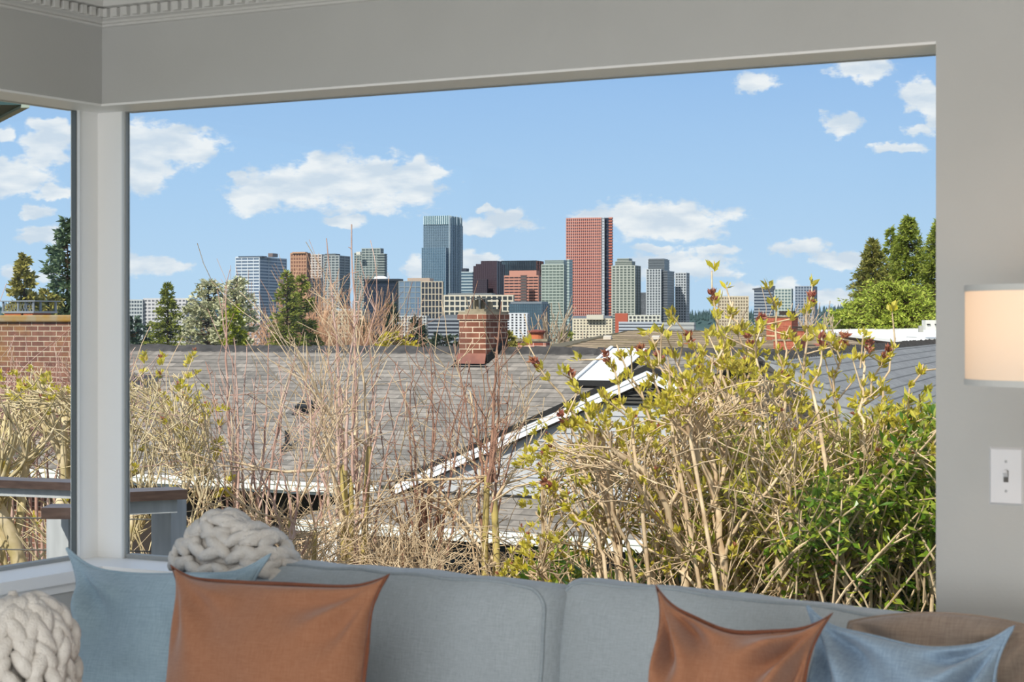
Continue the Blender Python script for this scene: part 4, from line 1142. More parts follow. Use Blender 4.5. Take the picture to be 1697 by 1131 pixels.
b.block(1020, 1047, 1054, 433, 441, body=gw, band=gwb, fh=3, bf=.3, dy=4, part='upper_floors')
b.block(1023, 1042, 1049, 428.5, 434, body=G((128, 138, 132)), band=gwb, fh=3, bf=.3, dy=6, part='penthouse')
b = Bld('office_block', 'narrow dark block with vertical stripes between two apartment towers', 1160)
b.block(1062, 1074, 1078, 485, body=G((54, 58, 66)), band=G((120, 124, 132)), fh=12, bf=.1, ms=1.6, mf=.35, mul=G((170, 176, 184)))
b = Bld('apartment_tower', 'grey apartment tower with a dark sloping top', 1000)
gr_ = G((100, 108, 116), (122, 130, 138)); gwl = G((206, 210, 214), rough=.7)
b.block(1072, 1095, 1100, 446, body=gr_, band=gwl, fh=4.3, bf=.22, ms=5, mf=.28)
b.block(1095, 1106, 1121.5, 449, body=G((86, 94, 104)), band=G((150, 156, 164)), fh=4.3, bf=.3, dy=2)
b.block(1075, 1101, 1112, 430, 450, body=G((112, 120, 126)), band=G((134, 142, 148)), fh=4.3, bf=.3, dy=5, part='upper_floors')
b.block(1076, 1100, 1109.5, 429, 431, body=G((88, 96, 104)), dy=5, part='roof_cap')
b = Bld('apartment_tower', 'pale grey apartment tower at the right end of the main cluster', 1030)
b.block(1120, 1137, 1144, 452, body=G((104, 112, 122)), band=G((196, 200, 206), rough=.7), fh=4.4, bf=.36, ms=4.6, mf=.3)
b = Bld('office_block', 'small orange-red cube-shaped building below the green-white tower', 640)
b.block(1019.5, 1040, 1042.5, 519.5, body=G((188, 100, 80), rough=.8, spec=.1), th=.1)
b = Bld('warehouse', 'low white and grey building with ribbon windows behind the mossy roof', 600)
b.block(1026, 1096, 1099, 533.5, body=G((70, 76, 92)), band=G((190, 196, 206), rough=.7), fh=5.2, bf=.62, th=.06)
b = Bld('apartment_block', 'cream low row with square windows above the grey warehouse', 650)
b.block(1042, 1094, 1097, 522.5, body=G((84, 88, 92)), band=G((222, 220, 206), rough=.8), fh=6, bf=.34, ms=6.4, mf=.36, th=.06)
b = Bld('warehouse', 'low pale grey warehouse at the right of the orange cube', 610)
b.block(1098, 1150, 1164, 534.5, body=G((150, 152, 154), rough=.8), band=G((186, 186, 184), rough=.8), fh=7, bf=.6, th=.12)
b = Bld('apartment_block', 'tan gridded block among the yellow-budded twigs', 760)
b.block(1192, 1240, 1247, 491, body=G((150, 134, 112)), band=G((214, 198, 172), rough=.85), fh=5.4, bf=.4, ms=4.6, mf=.4, th=.12)
b = Bld('apartment_tower', 'grey-blue tower with a slanted roof, right of the tan block', 1050)
M, w, d, z = b.block(1251, 1280, 1285, 480, body=G((70, 84, 104), (96, 112, 132)), band=G((186, 194, 204), rough=.6), fh=5, bf=.3)
mb = MB(); mb.prism([M @ Vector((-w-1, -.6, z)), M @ Vector((.8, -.6, z)), M @ Vector((.8, -.6, z+2.1)), M @ Vector((-w-1, -.6, z+.5))], (M.to_3x3() @ Vector((0, d, 0)))); mb.build('slanted_roof', G((92, 96, 104)), b.root)
b = Bld('apartment_tower', 'pale green-white tower beside the slanted-roof one', 1080)
b.block(1285, 1311, 1316, 478.5, body=G((124, 150, 152)), band=G((206, 214, 206), rough=.6), fh=5, bf=.34, ms=6, mf=.24)
b = Bld('apartment_tower', 'blue-grey glass tower, rightmost of the skyline', 1040)
b.block(1319, 1346, 1362, 474, body=G((88, 104, 128), (116, 134, 156)), band=G((164, 174, 188), rough=.6), fh=4.6, bf=.3, ms=5, mf=.24)
b = Bld('office_block', 'white office block behind the dark conifer at the far left', 620)
b.block(208, 236, 237, 496.5, body=G((96, 108, 120)), band=G((196, 200, 202), rough=.7), fh=6, bf=.4, ms=5, mf=.24, th=.1)
b.block(237, 308, 314, 494.5, body=G((140, 142, 148)), band=G((214, 210, 212), rough=.8), fh=6, bf=.5, ms=6.4, mf=.36, th=.1)
b = Bld('office_block', 'cream windowed office building behind the bare reddish tree', 700)
b.block(533, 600, 606, 515, body=G((128, 112, 96)), band=G((218, 204, 178), rough=.8), fh=6, bf=.4, ms=5.6, mf=.4, th=.08)
b.block(545, 590, 598, 512, 517, body=G((204, 202, 198)), dy=6, part='roof_block', th=.08)
# ================================================================== TREES
def rdir(rng):
    while True:
        v = Vector((rng.uniform(-1, 1), rng.uniform(-1, 1), rng.uniform(-1, 1)))
        if .05 < v.length < 1: return v.normalized()
def conifer(name, label, u, Y, vtop, rpx, m, seed, zbase=None, n=5200, leaf=.16, cat='tree', droop=.25, taper=.8, vis=620, trunkm=None, fat=0, width=.28, group=None, irregular=.25):
    rng = random.Random(seed)
    top = P(u, vtop, Y); zb_ = gz(Y) if zbase is None else zbase
    Ht = top.z-zb_; R = rpx/F*Y
    base = Vector((top.x, Y, zb_))
    root = thing(name, label, cat, tuple(base), group)
    mb = MB(); mb.tube([base, base+Vector((0, 0, Ht*.5)), base+Vector((0, 0, Ht*.98))], [R*.10+.03, R*.05+.02, .01], 7)
    mb.build('trunk', trunkm or BARKD, root)
    zvis = Zr(vis, Y)            # radius is R at this height
    L_ = MB(); B_ = MB()
    hv = top.z-zvis
    nb = max(40, n//42)
    for k in range(nb):
        t = (k+rng.random())/nb            # 0 top .. 1 bottom of crown
        z = top.z-t*hv*1.05
        rr = R*((t**taper)*(1-fat)+fat*sqrt(max(0, 1-(2*t-1)**2)) )*rng.uniform(1-irregular, 1+irregular*.5)+.03*R
        az = rng.uniform(0, 2*pi)
        d = Vector((cos(az), sin(az), 0))
        nt_ = int(12+40*t)
        o = Vector((top.x, Y, z))
        tip = o+d*rr+Vector((0, 0, rr*(rng.uniform(-.35, .25)-droop*.4+.35*(1-t))))
        B_.tube([o, (o+tip)*.5+Vector((0, 0, -rr*.04)), tip], [R*.012+.006, R*.008+.004, .003], 3, cap=False)
        for q in range(nt_):
            s = rng.uniform(.12, 1.0)**.75
            p = o.lerp(tip, s)
            spread = rr*.22*(1.15-s)
            p = p+Vector((rng.uniform(-1, 1), rng.uniform(-1, 1), rng.uniform(-.8, .45)))*spread
            dd = (d*.9+rdir(rng)*.75+Vector((0, 0, .05))).normalized()
            sd = dd.cross(rdir(rng)).normalized()
            L_.leaf(p, dd, sd, leaf*rng.uniform(.6, 1.3), leaf*width*rng.uniform(.8, 1.4), .2)
    B_.build('branches', trunkm or BARKD, root); L_.build('needles', m, root)
    return root
BARKD = mat('dark_bark', (84, 66, 50), .95, .1, c2=(64, 50, 40), nscale=8)
BARKT = mat('tan_bark', (224, 200, 166), .9, .1, c2=(186, 158, 126), nscale=14, ndetail=5)
BARKM = mat('mossy_bark', (222, 204, 172), .9, .1, c2=(186, 168, 118), nscale=10, ndetail=5)
BARKY = mat('yellow_moss_bark', (196, 176, 108), .95, .05, c2=(150, 132, 90), nscale=9, ndetail=5)
BARKR = mat('reddish_bark', (178, 138, 116), .8, .2, c2=(142, 104, 88), nscale=12)
BARKP = mat('pale_twig', (208, 178, 164), .8, .2, c2=(174, 134, 118), nscale=6)
FIRG = rand_leaf_mat('fir_green', [(84, 96, 36), (128, 136, 52), (164, 166, 72), (102, 114, 46)], trans=.2)
FIRD = rand_leaf_mat('fir_dark', [(40, 52, 38), (62, 76, 50), (84, 92, 56)], trans=.2)
FIRB = rand_leaf_mat('fir_blue', [(140, 142, 100), (196, 196, 158), (224, 218, 186), (124, 130, 68)], trans=.2)
CEDAR = rand_leaf_mat('cedar_green', [(104, 120, 44), (140, 154, 60), (176, 182, 84), (116, 126, 50)], trans=.25)
CEDARY = rand_leaf_mat('cedar_light', [(130, 150, 50), (170, 184, 70), (204, 208, 96)], trans=.25)
CYP = rand_leaf_mat('cypress_olive', [(120, 122, 60), (160, 152, 78), (184, 172, 96), (110, 106, 58)], trans=.2)
FARG = rand_leaf_mat('far_green', [(52, 70, 60), (72, 90, 74), (88, 100, 76)], trans=.1)
YEL = rand_leaf_mat('yellow_foliage', [(176, 160, 40), (206, 186, 56), (160, 148, 52)], trans=.3)

conifer('conifer_tree', 'dark green conifer left of the silvery spruces, nearest the corner post', 278, 46, 470, 38, FIRG, 1, n=6000, leaf=.10, vis=575, group='conifers behind the grey roof')
conifer('conifer_tree', 'silvery blue spruce, left one of the two, with a broad ragged crown', 346, 44, 466, 60, FIRB, 2, n=6500, leaf=.11, width=.45, fat=.45, vis=600, group='conifers behind the grey roof')
conifer('conifer_tree', 'silvery blue spruce, right one of the two, with a slim leader', 392, 43, 462, 42, FIRB, 3, n=5500, leaf=.11, width=.45, fat=.5, vis=600, group='conifers behind the grey roof')
conifer('shrub', 'yellow-green bush showing between the silvery spruces', 388, 41.5, 508, 22, rand_leaf_mat('lime_foliage', [(130, 140, 30), (160, 164, 44)], trans=.3), 33, cat='bush', n=1200, leaf=.10, width=.5, fat=.9, vis=575)
conifer('conifer_tree', 'green conifer with the taller of two twin tops in front of the bare tree', 476, 45, 450, 42, FIRG, 4, n=7000, leaf=.10, vis=600, taper=.65, group='conifers behind the grey roof')
conifer('conifer_tree', 'green conifer with the lower of two twin tops, on the right', 500, 46, 456, 36, FIRG, 5, n=6000, leaf=.10, vis=600, taper=.6, group='conifers behind the grey roof')
conifer('conifer_tree', 'small dark fir in front of the navy block', 649, 120, 503, 20, FIRD, 6, n=1600, leaf=.32, vis=570, group='small far conifers')
conifer('conifer_tree', 'small dark fir right of the yellow bush', 691, 120, 526, 20, FIRD, 7, n=1400, leaf=.32, vis=575, group='small far conifers')
conifer('conifer_tree', 'small dark fir left of the fir before the navy block', 600, 130, 533, 16, FIRD, 8, n=1200, leaf=.34, vis=575, group='small far conifers')
conifer('conifer_tree', 'dark green tree directly right of the bare tree by the cream apartments', 938, 110, 548, 14, FIRG, 81, n=1000, leaf=.25, vis=585, fat=.5)
conifer('shrub', 'bright yellow bush peeping over the grey ridge', 655, 43, 552, 36, YEL, 9, cat='bush', n=1800, leaf=.09, width=.6, fat=.95, vis=600)
conifer('shrub', 'dark green bush left of the brick chimney', 735, 60, 560, 34, FIRD, 10, cat='bush', n=1500, leaf=.18, width=.5, fat=.95, vis=600)
conifer('shrub', 'dark green bush behind the low end of the ridge under the navy block', 610, 66, 556, 34, FIRD, 101, cat='bush', n=1500, leaf=.18, width=.5, fat=.95, vis=600)
conifer('shrub', 'green bush behind the ridge beside the corner post', 225, 58, 528, 26, FARG, 102, cat='bush', n=1500, leaf=.18, width=.5, fat=.8, vis=600)
conifer('shrub', 'brown-green bush right of the brick chimney', 845, 58, 552, 16, CYP, 103, cat='bush', n=900, leaf=.18, width=.5, fat=.8, vis=600)
# left window trees
conifer('conifer_tree', 'tall open blue-green conifer beside the left window post', 112, 42, 364, 52, rand_leaf_mat('fir_bluegreen', [(62, 82, 60), (96, 116, 84), (126, 142, 104)], trans=.2), 11, n=5600, leaf=.16, width=.35, vis=560, fat=.25, irregular=.5)
conifer('conifer_tree', 'slim olive cypress behind the left chimney', 40, 36, 424, 32, CYP, 12, n=3600, leaf=.13, width=.5, vis=545, irregular=.4)
conifer('shrub', 'olive bush right of the slim cypress in the left window', 80, 38, 484, 28, CYP, 13, cat='bush', n=1800, leaf=.13, width=.5, vis=560, fat=.6)
# right conifers
conifer('conifer_tree', 'tall cedar with the highest top at the right edge of the view', 1506, 106, 360, 62, CEDAR, 14, n=17000, leaf=.27, width=.27, vis=540, taper=.75, group='big conifers at the right')
conifer('conifer_tree', 'cedar half cut off by the right window edge', 1556, 103, 366, 56, CEDAR, 15, n=14000, leaf=.27, width=.27, vis=540, taper=.8, group='big conifers at the right')
conifer('conifer_tree', 'brownish cedar with long side branches, leftmost of the big right conifers', 1446, 100, 398, 52, rand_leaf_mat('cedar_olive', [(96, 104, 46), (138, 138, 64), (172, 162, 88)], trans=.25), 16, n=14000, leaf=.26, width=.27, vis=540, taper=.8, irregular=.45, group='big conifers at the right')
conifer('conifer_tree', 'thin cedar spire just right of the brownish cedar', 1476, 110, 378, 30, CEDAR, 17, n=7000, leaf=.27, width=.27, vis=520, group='big conifers at the right')
conifer('conifer_tree', 'low broad bright green tree in front of the cedars', 1480, 97, 472, 92, CEDARY, 18, n=22000, leaf=.20, width=.34, vis=560, fat=.55, taper=.7, group='big conifers at the right')
conifer('shrub', 'green bush at the left foot of the bright green tree', 1408, 98, 506, 46, CEDARY, 19, cat='bush', n=6000, leaf=.21, width=.5, vis=565, fat=.7)

# distant wooded hills: one mass of forest nobody could count
rng = random.Random(77)
hm = MB(); fm = MB()
def hill(u0, u1, Y, vt, amp, seed, step=3.2, tr=5):
    rr = random.Random(seed); u = u0; tops = []
    while u <= u1:
        v = vt(u)+2.4*mnoise.noise(Vector((u*.03, seed, 0)))*amp
        tops.append((u, v)); u += step
    for k in range(len(tops)-1):
        a = P(tops[k][0], tops[k][1]+4, Y); b_ = P(tops[k+1][0], tops[k+1][1]+4, Y)
        z0 = -32
        hm.quad((a.x, Y-150, z0), (b_.x, Y-150, z0), b_, a); hm.quad(a, b_, (b_.x, Y+300, z0), (a.x, Y+300, z0))
    px = Y/F
    for (u, v) in tops:
        for q in range(3):
            uu = u+rr.uniform(-2, 2); h = rr.uniform(4, 13)*amp; w = rr.uniform(1.6, 3.0); dy = rr.uniform(-20, 5)*q
            c = P(uu, v-h*.7+q*2.0, Y+dy); hh = (h*1.3+6)*px
            fm.lathe((c.x, c.y, c.z), [(.01, 0), (w*px*.5, -hh*.35), (w*px*.45, -hh*.38), (w*px, -hh*.8), (w*px*.7, -hh)], 6)
hill(150, 420, 1900, lambda u: 503+abs(u-315)*.10, 1.0, 5)
hill(960, 1460, 2100, lambda u: 518-max(0, u-1300)*.09, .8, 6)
hill(420, 960, 2300, lambda u: 536, .6, 7)
hill(-200, 150, 2000, lambda u: 510, .8, 8)
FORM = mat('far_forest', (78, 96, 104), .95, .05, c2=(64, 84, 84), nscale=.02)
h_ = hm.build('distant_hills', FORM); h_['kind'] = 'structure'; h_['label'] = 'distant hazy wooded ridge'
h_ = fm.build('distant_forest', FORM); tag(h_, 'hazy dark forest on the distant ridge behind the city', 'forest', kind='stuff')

# ---------------------------------------------------------------- bare and budding trees
def grow(mb, p, d, L, r, depth, rng, par, tips, nodes=None):
    """wandering branch; children split off along it"""
    seg = par['seg']; n = max(2, int(L/seg))
    pts = [p.copy()]; rs = [r]; dirs = []
    cur = p.copy(); dd = d.copy(); capf = par.get('cap')
    for k in range(n):
        dd = (dd+rdir(rng)*par['wob']+Vector((0, 0, par['up']))*(.5 if depth == 0 else 1)+par.get('lean', Vector((0, 0, 0)))).normalized()
        cur = cur+dd*seg
        if capf and capf(cur):
            if k == 0: cur = cur-dd*seg*.6
            else: break
        pts.append(cur.copy()); dirs.append(dd.copy())
        rs.append(max(par['rmin'], r*(1-par['taper']*(k+1)/n)))
    n = len(dirs)
    if n == 0: return
    mb.tube(pts, rs, 7 if r > .02 else (5 if r > .008 else 3), cap=False)
    tips.append((cur.copy(), dd.copy(), depth))
    if nodes is not None and depth >= 1:
        for k in range(1, len(pts)-1):
            if rng.random() < par.get('pn', .5): nodes.append((pts[k].copy(), dirs[k].copy()))
    if depth >= par['depth']: return
    nc = par['kids'][depth]
    for q in range(nc):
        t = rng.uniform(par['t0'], 1.0) if q else 1.0
        k = min(n-1, int(t*n)); base = pts[min(k+1, n)] if t == 1 else pts[max(1, k)]
        pd = dirs[min(k, n-1)]
        side = pd.cross(rdir(rng)).normalized()
        an = rng.uniform(*par['ang'])
        cd = (pd*cos(an)+side*sin(an)).normalized()
        grow(mb, base, cd, L*rng.uniform(*par['ls']), max(par['rmin'], rs[min(k+1, n)]*rng.uniform(.55, .8)), depth+1, rng, par, tips, nodes)

BUD = rand_leaf_mat('spring_leaves', [(192, 180, 44), (222, 206, 66), (232, 216, 108), (158, 152, 48), (206, 180, 84)], trans=.45)
BUDR = rand_leaf_mat('red_buds', [(140, 74, 68), (164, 98, 80), (176, 124, 84)], trans=.2)
LAUREL = rand_leaf_mat('laurel_leaves', [(70, 108, 30), (106, 142, 38), (150, 172, 52), (200, 202, 80), (84, 120, 42)], rough=.3, spec=.5, trans=.45)
LAUR2 = rand_leaf_mat('olive_leaves', [(120, 134, 48), (178, 172, 62), (212, 200, 88), (104, 122, 56)], rough=.4, spec=.4, trans=.35)
def cluster(L_, p, d, rng, n, size, w=.36, spread=.8):
    for q in range(n):
        dd = (d+rdir(rng)*spread).normalized(); sd = dd.cross(rdir(rng)).normalized()
        L_.leaf(p+rdir(rng)*size*.25, dd, sd, size*rng.uniform(.6, 1.2), size*w*.85*rng.uniform(.8, 1.2), rng.uniform(-.3, .3))

def capper(pts_, seed, drop=20):
    """crown outline: ragged top given as (u, v) pairs"""
    rr = random.Random(seed)
    def f(p):
        u = CX+F*p.x/p.y; v = HV-(p.z-CAMZ)*F/p.y
        vt = pts_[0][1]
        for k in range(len(pts_)-1):
            if pts_[k][0] <= u <= pts_[k+1][0]:
                t = (u-pts_[k][0])/(pts_[k+1][0]-pts_[k][0]); vt = pts_[k][1]*(1-t)+pts_[k+1][1]*t
        if u > pts_[-1][0]: vt = pts_[-1][1]
        return v < vt+drop+70*mnoise.noise(Vector((u*.028, seed, 0)))+rr.uniform(0, 60)
    return f
def budding(name, label, u, Y, seed, par, stems, bark, zb_, budp=.6, size=.05, redtop=.3, cat='shrub', group=None, nodeleaf=.25, zf=.25):
    rng = random.Random(seed)
    base = P(u, 540, Y); base.z = zb_
    root = thing(name, label, cat, tuple(base), group)
    mb = MB(); tips = []; nodes = []
    for (du, ang, L_, r) in stems:
        hgt = zf+rng.uniform(-.25, .15)-zb_
        b0 = base+Vector((du*.4, rng.uniform(-.1, .1), 0)); b1 = base+Vector((du+tan_(ang)*.5, rng.uniform(-.15, .15), hgt))
        pts = [b0.lerp(b1, k/9)+Vector((rng.uniform(-.025, .025)+du*.3*sin(k/9*pi), rng.uniform(-.02, .02), 0)) for k in range(10)]; pts[-1] = b1
        r = r*.7
        mb.tube(pts, [r*(1.25-.25*k/9) for k in range(10)], 8, cap=False)
        d = Vector((sin(ang), rng.uniform(-.15, .15), cos(ang))).normalized()
        grow(mb, b1, d, L_, r, 0, rng, par, tips, nodes)
        for q in range(3):
            grow(mb, pts[9-q], (d+rdir(rng)*.6).normalized(), L_*.8, r*.5, 1, rng, par, tips, nodes)
    mb.build('branches', bark, root, smooth=True)
    lf = MB(); rd = MB()
    for (p, d, dep) in tips:
        if dep < 2: continue
        if rng.random() < budp:
            dd = (d+Vector((0, 0, .6))).normalized()
            cluster(lf, p, dd, rng, rng.randint(6, 12), size, w=.45)
            if rng.random() < .6: cluster(lf, p-d*size*.9, dd, rng, rng.randint(4, 7), size*.9, w=.45)
            if rng.random() < redtop: cluster(rd, p+d*size*.7, dd, rng, 12, size*.5, w=.5, spread=.7)
    for (p, d) in nodes:
        if rng.random() < nodeleaf: cluster(lf, p, d, rng, rng.randint(2, 4), size*.7, w=.4)
    lf.build('leaves', BUD, root)
    if rd.v: rd.build('flower_buds', BUDR, root)
    return root
tan_ = math.tan
LILCAP = capper([(860, 1200), (885, 900), (905, 700), (935, 660), (1000, 640), (1120, 650), (1165, 560), (1200, 560), (1270, 570), (1300, 590), (1345, 580), (1390, 640), (1480, 650), (1560, 690)], 3, 50)
LIL = dict(seg=.09, wob=.30, up=.07, taper=.45, rmin=.0030, depth=3, kids=[5, 5, 4], t0=.2, ang=(.25, .85), ls=(.45, .8), pn=.5, cap=LILCAP)
zg = -2.9
shrubs = [
 (1060, 8.6, 'budding shrub with tan stems, leftmost of the row in front of the gable', [(-.25, -.32, .75, .020), (-.05, -.24, .9, .024), (.1, -.10, .8, .022)], 51),
 (1135, 8.2, 'budding shrub with tan stems in front of the gable peak', [(-.15, -.26, .9, .024), (.05, -.12, .95, .026), (.15, .05, .8, .020)], 52),
 (1215, 8.8, 'budding shrub reaching highest, right of the gable peak', [(-.1, -.12, 1.0, .024), (.05, .0, 1.1, .028), (.2, .12, .9, .022)], 53),
 (1300, 7.9, 'budding shrub with the thickest pale forked trunk', [(-.16, -.18, .9, .026), (.0, .02, 1.0, .036), (.12, .22, .9, .028)], 54),
 (1400, 8.5, 'budding shrub with slanting pale stems below the flat roof', [(-.1, -.10, .9, .018), (.15, .18, .9, .022)], 55),
 (1500, 8.2, 'budding shrub at the right edge of the window', [(-.1, -.05, .75, .018), (.1, .15, .8, .018)], 56),
]
for (u, Y, lab, st, sd) in shrubs:
    budding('budding_shrub', lab, u, Y, sd, LIL, st, BARKT, zg, group='budding shrubs outside the right half of the window', size=.034, budp=.30, redtop=.12, nodeleaf=.5, zf=.35)
# taller tips of the lilac: placed shoots with red-brown tops
sh = thing('budding_shrub', 'slender twigs with clustered yellow leaves and red-brown tops rising above the shrubs', 'shrub', tuple(P(1180, 540, 8.4).xy)+(zg,))
mb = MB(); lf = MB(); rd = MB(); rng = random.Random(9)
for (u0, v0, u1, v1) in ((1200, 760, 1180, 488), (1230, 740, 1222, 530), (1150, 760, 1112, 575), (1290, 740, 1276, 486), (1340, 760, 1345, 492), (1240, 700, 1262, 528), (1190, 700, 1215, 500),
                         (1010, 800, 886, 600), (985, 760, 944, 616), (1060, 800, 1004, 590), (1090, 790, 1022, 572), (1130, 800, 1062, 580), (1180, 800, 1092, 590), (1200, 760, 1140, 556),
                         (1360, 720, 1362, 560), (1395, 740, 1400, 560), (1430, 740, 1440, 572), (1460, 760, 1484, 560), (1500, 760, 1530, 604), (1420, 760, 1470, 582), (1300, 720, 1310, 540), (1250, 720, 1240, 560),
                         (960, 900, 896, 772), (1000, 920, 905, 800), (1040, 900, 930, 690), (990, 860, 912, 742), (1120, 740, 1080, 560), (1210, 740, 1190, 540)):
    Y = rng.uniform(7.9, 8.9); a = P(u0, v0, Y+rng.uniform(-.2, .2)); a2 = a+Vector((rng.uniform(.05, .2), 0, -.8)); b_ = P(u1, v1, Y)
    pts = [a2]; 
    for k in range(9):
        t = k/8; p = a.lerp(b_, t)+Vector((0, 0, 0))+rdir(rng)*.02*(1 if 0 < k < 8 else 0); p.x += sin(t*pi)*(.03 if u1 < u0 else -.03); pts.append(p)
    mb.tube(pts, [.010-.0007*k for k in range(10)], 5, cap=False)
    d = (pts[-1]-pts[-3]).normalized()
    for k in range(9, 4, -1):
        if rng.random() < .8: cluster(lf, pts[k] if k < 9 else pts[9]-d*.05, (d+Vector((0, 0, .3))).normalized(), rng, rng.randint(9, 16), .040, w=.48)
        q = pts[k]-d*.06*rng.random()
        if rng.random() < .5:
            tw = q+(rdir(rng)+d).normalized()*.14; mb.tube([q, tw], [.004, .003], 4, cap=False); cluster(lf, tw, d, rng, 8, .05, w=.45)
    if rng.random() < .55:
        cluster(rd, pts[-1], d, rng, 26, .030, w=.5, spread=.9); cluster(rd, pts[-1]-d*.03, d, rng, 16, .032, w=.5, spread=1)
mb.build('branches', BARKT, sh, smooth=True); lf.build('leaves', BUD, sh); rd.build('flower_buds', BUDR, sh)

# evergreen mass at the lower right
def leafy(name, label, cells, Y0, Y1, m, seed, n, size, w, cat='hedge', hole=.0, nst=6):
    """cells: outline function v_top(u) between u0,u1; leaves on sprays"""
    rng = random.Random(seed); u0, u1, vt, vb = cells
    c = P((u0+u1)/2, 540, (Y0+Y1)/2); root = thing(name, label, cat, (c.x, c.y, zg))
    L_ = MB(); B_ = MB()
    ns = n//26
    for k in range(ns):
        u = rng.uniform(u0, u1); Y = rng.uniform(Y0, Y1); top = vt(u)
        v = top+(vb-top)*rng.random()**.9
        p = P(u, v, Y)
        if mnoise.noise(Vector((p.x*1.6, p.y*.8, p.z*1.6+seed)))+.30 < hole: continue
        d = Vector((rng.uniform(-.7, .7), rng.uniform(-.9, .1), rng.uniform(.1, 1))).normalized()
        Ls = rng.uniform(.25, .5); q = p-d*Ls
        B_.tube([q-d*.12-Vector((0, -.03, .05)), q, p], [.005, .0045, .003], 4, cap=False)
        for t in range(26):
            s = rng.uniform(.1, 1.05); pp = q.lerp(p, s)
            side = d.cross(rdir(rng)).normalized()
            dd = (d*rng.uniform(.2, .9)+side+Vector((0, 0, -.15))).normalized(); sd = dd.cross(rdir(rng)).normalized()
            if abs(sd.z) > .8: sd = dd.cross(Vector((0, 0, 1))).normalized()
            L_.leaf(pp, dd, sd, size*rng.uniform(.6, 1.2), size*w*rng.uniform(.8, 1.2), rng.uniform(.05, .3))
    # main stems to the ground
    for k in range(nst):
        u = u0+(u1-u0)*(k+.5)/nst; t = P(u, vt(u)+60, rng.uniform(Y0+.2, Y1)); b0 = Vector((t.x+rng.uniform(-.2, .2), t.y, zg)); B_.tube([b0.lerp(t, q/9)+Vector((rng.uniform(-.04, .04), rng.uniform(-.04, .04), 0)) for q in range(10)], [.022-.0018*q for q in range(10)], 6, cap=False)
    B_.build('branches', BARKT, root); L_.build('leaves', m, root)
    return root
leafy('evergreen_hedge', 'glossy dark green laurel hedge at the lower right behind the pale trunks', (1060, 1640, lambda u: 790-max(0, u-1250)*.36 if u > 1250 else 790+(1250-u)*.75, 1120), 9.1, 10.3, LAUREL, 61, 30000, .095, .34, hole=.12)
leafy('evergreen_hedge', 'olive narrow-leaved evergreen rising at the right window edge', (1180, 1640, lambda u: 720-max(0, u-1300)*.32, 1080), 7.8, 8.9, LAUR2, 62, 24000, .066, .28, hole=.18)
leafy('evergreen_hedge', 'yellow-green leafy shrub in front of the white gable siding', (930, 1300, lambda u: 690-abs(0)*1 if u > 1050 else 690+(1050-u)*.9, 980), 8.4, 9.4, LAUR2, 63, 8000, .065, .24, hole=.30, nst=2)
leafy('evergreen_shrub', 'dark green low laurel sprig just above the sofa right of the middle', (890, 1120, lambda u: 905-(u-890)*.12, 1040), 8.8, 9.4, LAUREL, 64, 3600, .10, .32, cat='shrub', hole=.10)

leafy('evergreen_hedge', 'bright green glossy leaves between the pale trunks at the window corner, lower right', (1320, 1620, lambda u: 800-max(0, u-1340)*.62, 1070), 7.5, 8.3, LAUREL, 65, 20000, .06, .36, hole=.12)
# bare fruit trees with upright shoots
BAR = dict(seg=.11, wob=.16, up=.10, taper=.5, rmin=.0022, depth=3, kids=[6, 5, 3], t0=.25, ang=(.3, 1.0), ls=(.38, .75), pn=.3)
def bare(name, label, u, Y, seed, shoots, bark, trunk, par=None, twigs=BARKP, group=None, knots=(), cat='tree'):
    rng = random.Random(seed); base = P(u, 540, Y); base.z = zg
    root = thing(name, label, cat, tuple(base), group)
    tk = MB(); tips = []; nodes = []
    tw = MB()
    zk = Zr(880, Y)
    for (du, r, vtop) in trunk:
        top = P(u+du, vtop, Y); b0 = base+Vector((du/F*Y*.3, 0, 0)); pts = [b0]; n = 10
        for k in range(1, n+1):
            pts.append(b0.lerp(top, k/n)+Vector((rng.uniform(-.02, .02), rng.uniform(-.02, .02), 0)))
        tk.tube(pts, [r*(1-.45*k/n) for k in range(n+1)], 8, cap=False)
        for k in range(4, n+1):
            for q in range(2):
                d = (rdir(rng)+Vector((0, 0, .35))).normalized()
                grow(tw, pts[k], d, rng.uniform(.4, .9), r*.30, 1, rng, par or BAR, tips, nodes)
    tk.build('trunk', bark, root, smooth=True)
    # upright shoots
    so = MB()
    for (u0, v0, u1, v1, r) in shoots:
        yy = Y+rng.uniform(-.35, .35)
        a = P(u0, v0, yy); b_ = P(u1, v1, yy+rng.uniform(-.1, .1)); n = 14; pts = []
        bow = rng.uniform(-.05, .05)
        for k in range(n+1):
            t = k/n; pts.append(a.lerp(b_, t)+Vector((bow*sin(t*pi)+rng.uniform(-.006, .006), rng.uniform(-.008, .008), 0)))
        so.tube(pts, [max(.0026, r*(1-.75*k/n)) for k in range(n+1)], 5, cap=False)
        for k in range(1, n):
            for q in range(2):
                if rng.random() < .5:     # short spurs
                    d = (rdir(rng)+Vector((0, 0, .5))).normalized(); so.tube([pts[k], pts[k]+d*rng.uniform(.015, .05)], [.004, .002], 3, cap=False)
            if rng.random() < .10 and k < 9:
                d = (rdir(rng)*.8+Vector((0, 0, .7))).normalized(); grow(so, pts[k], d, rng.uniform(.25, .8), r*.35, 2, rng, par or BAR, tips, nodes)
    so.build('shoots', twigs, root, smooth=True)
    if tw.v: tw.build('twigs', BARKT if not knots else twigs, root, smooth=True)
    return root
grp = 'bare trees outside the middle of the window'
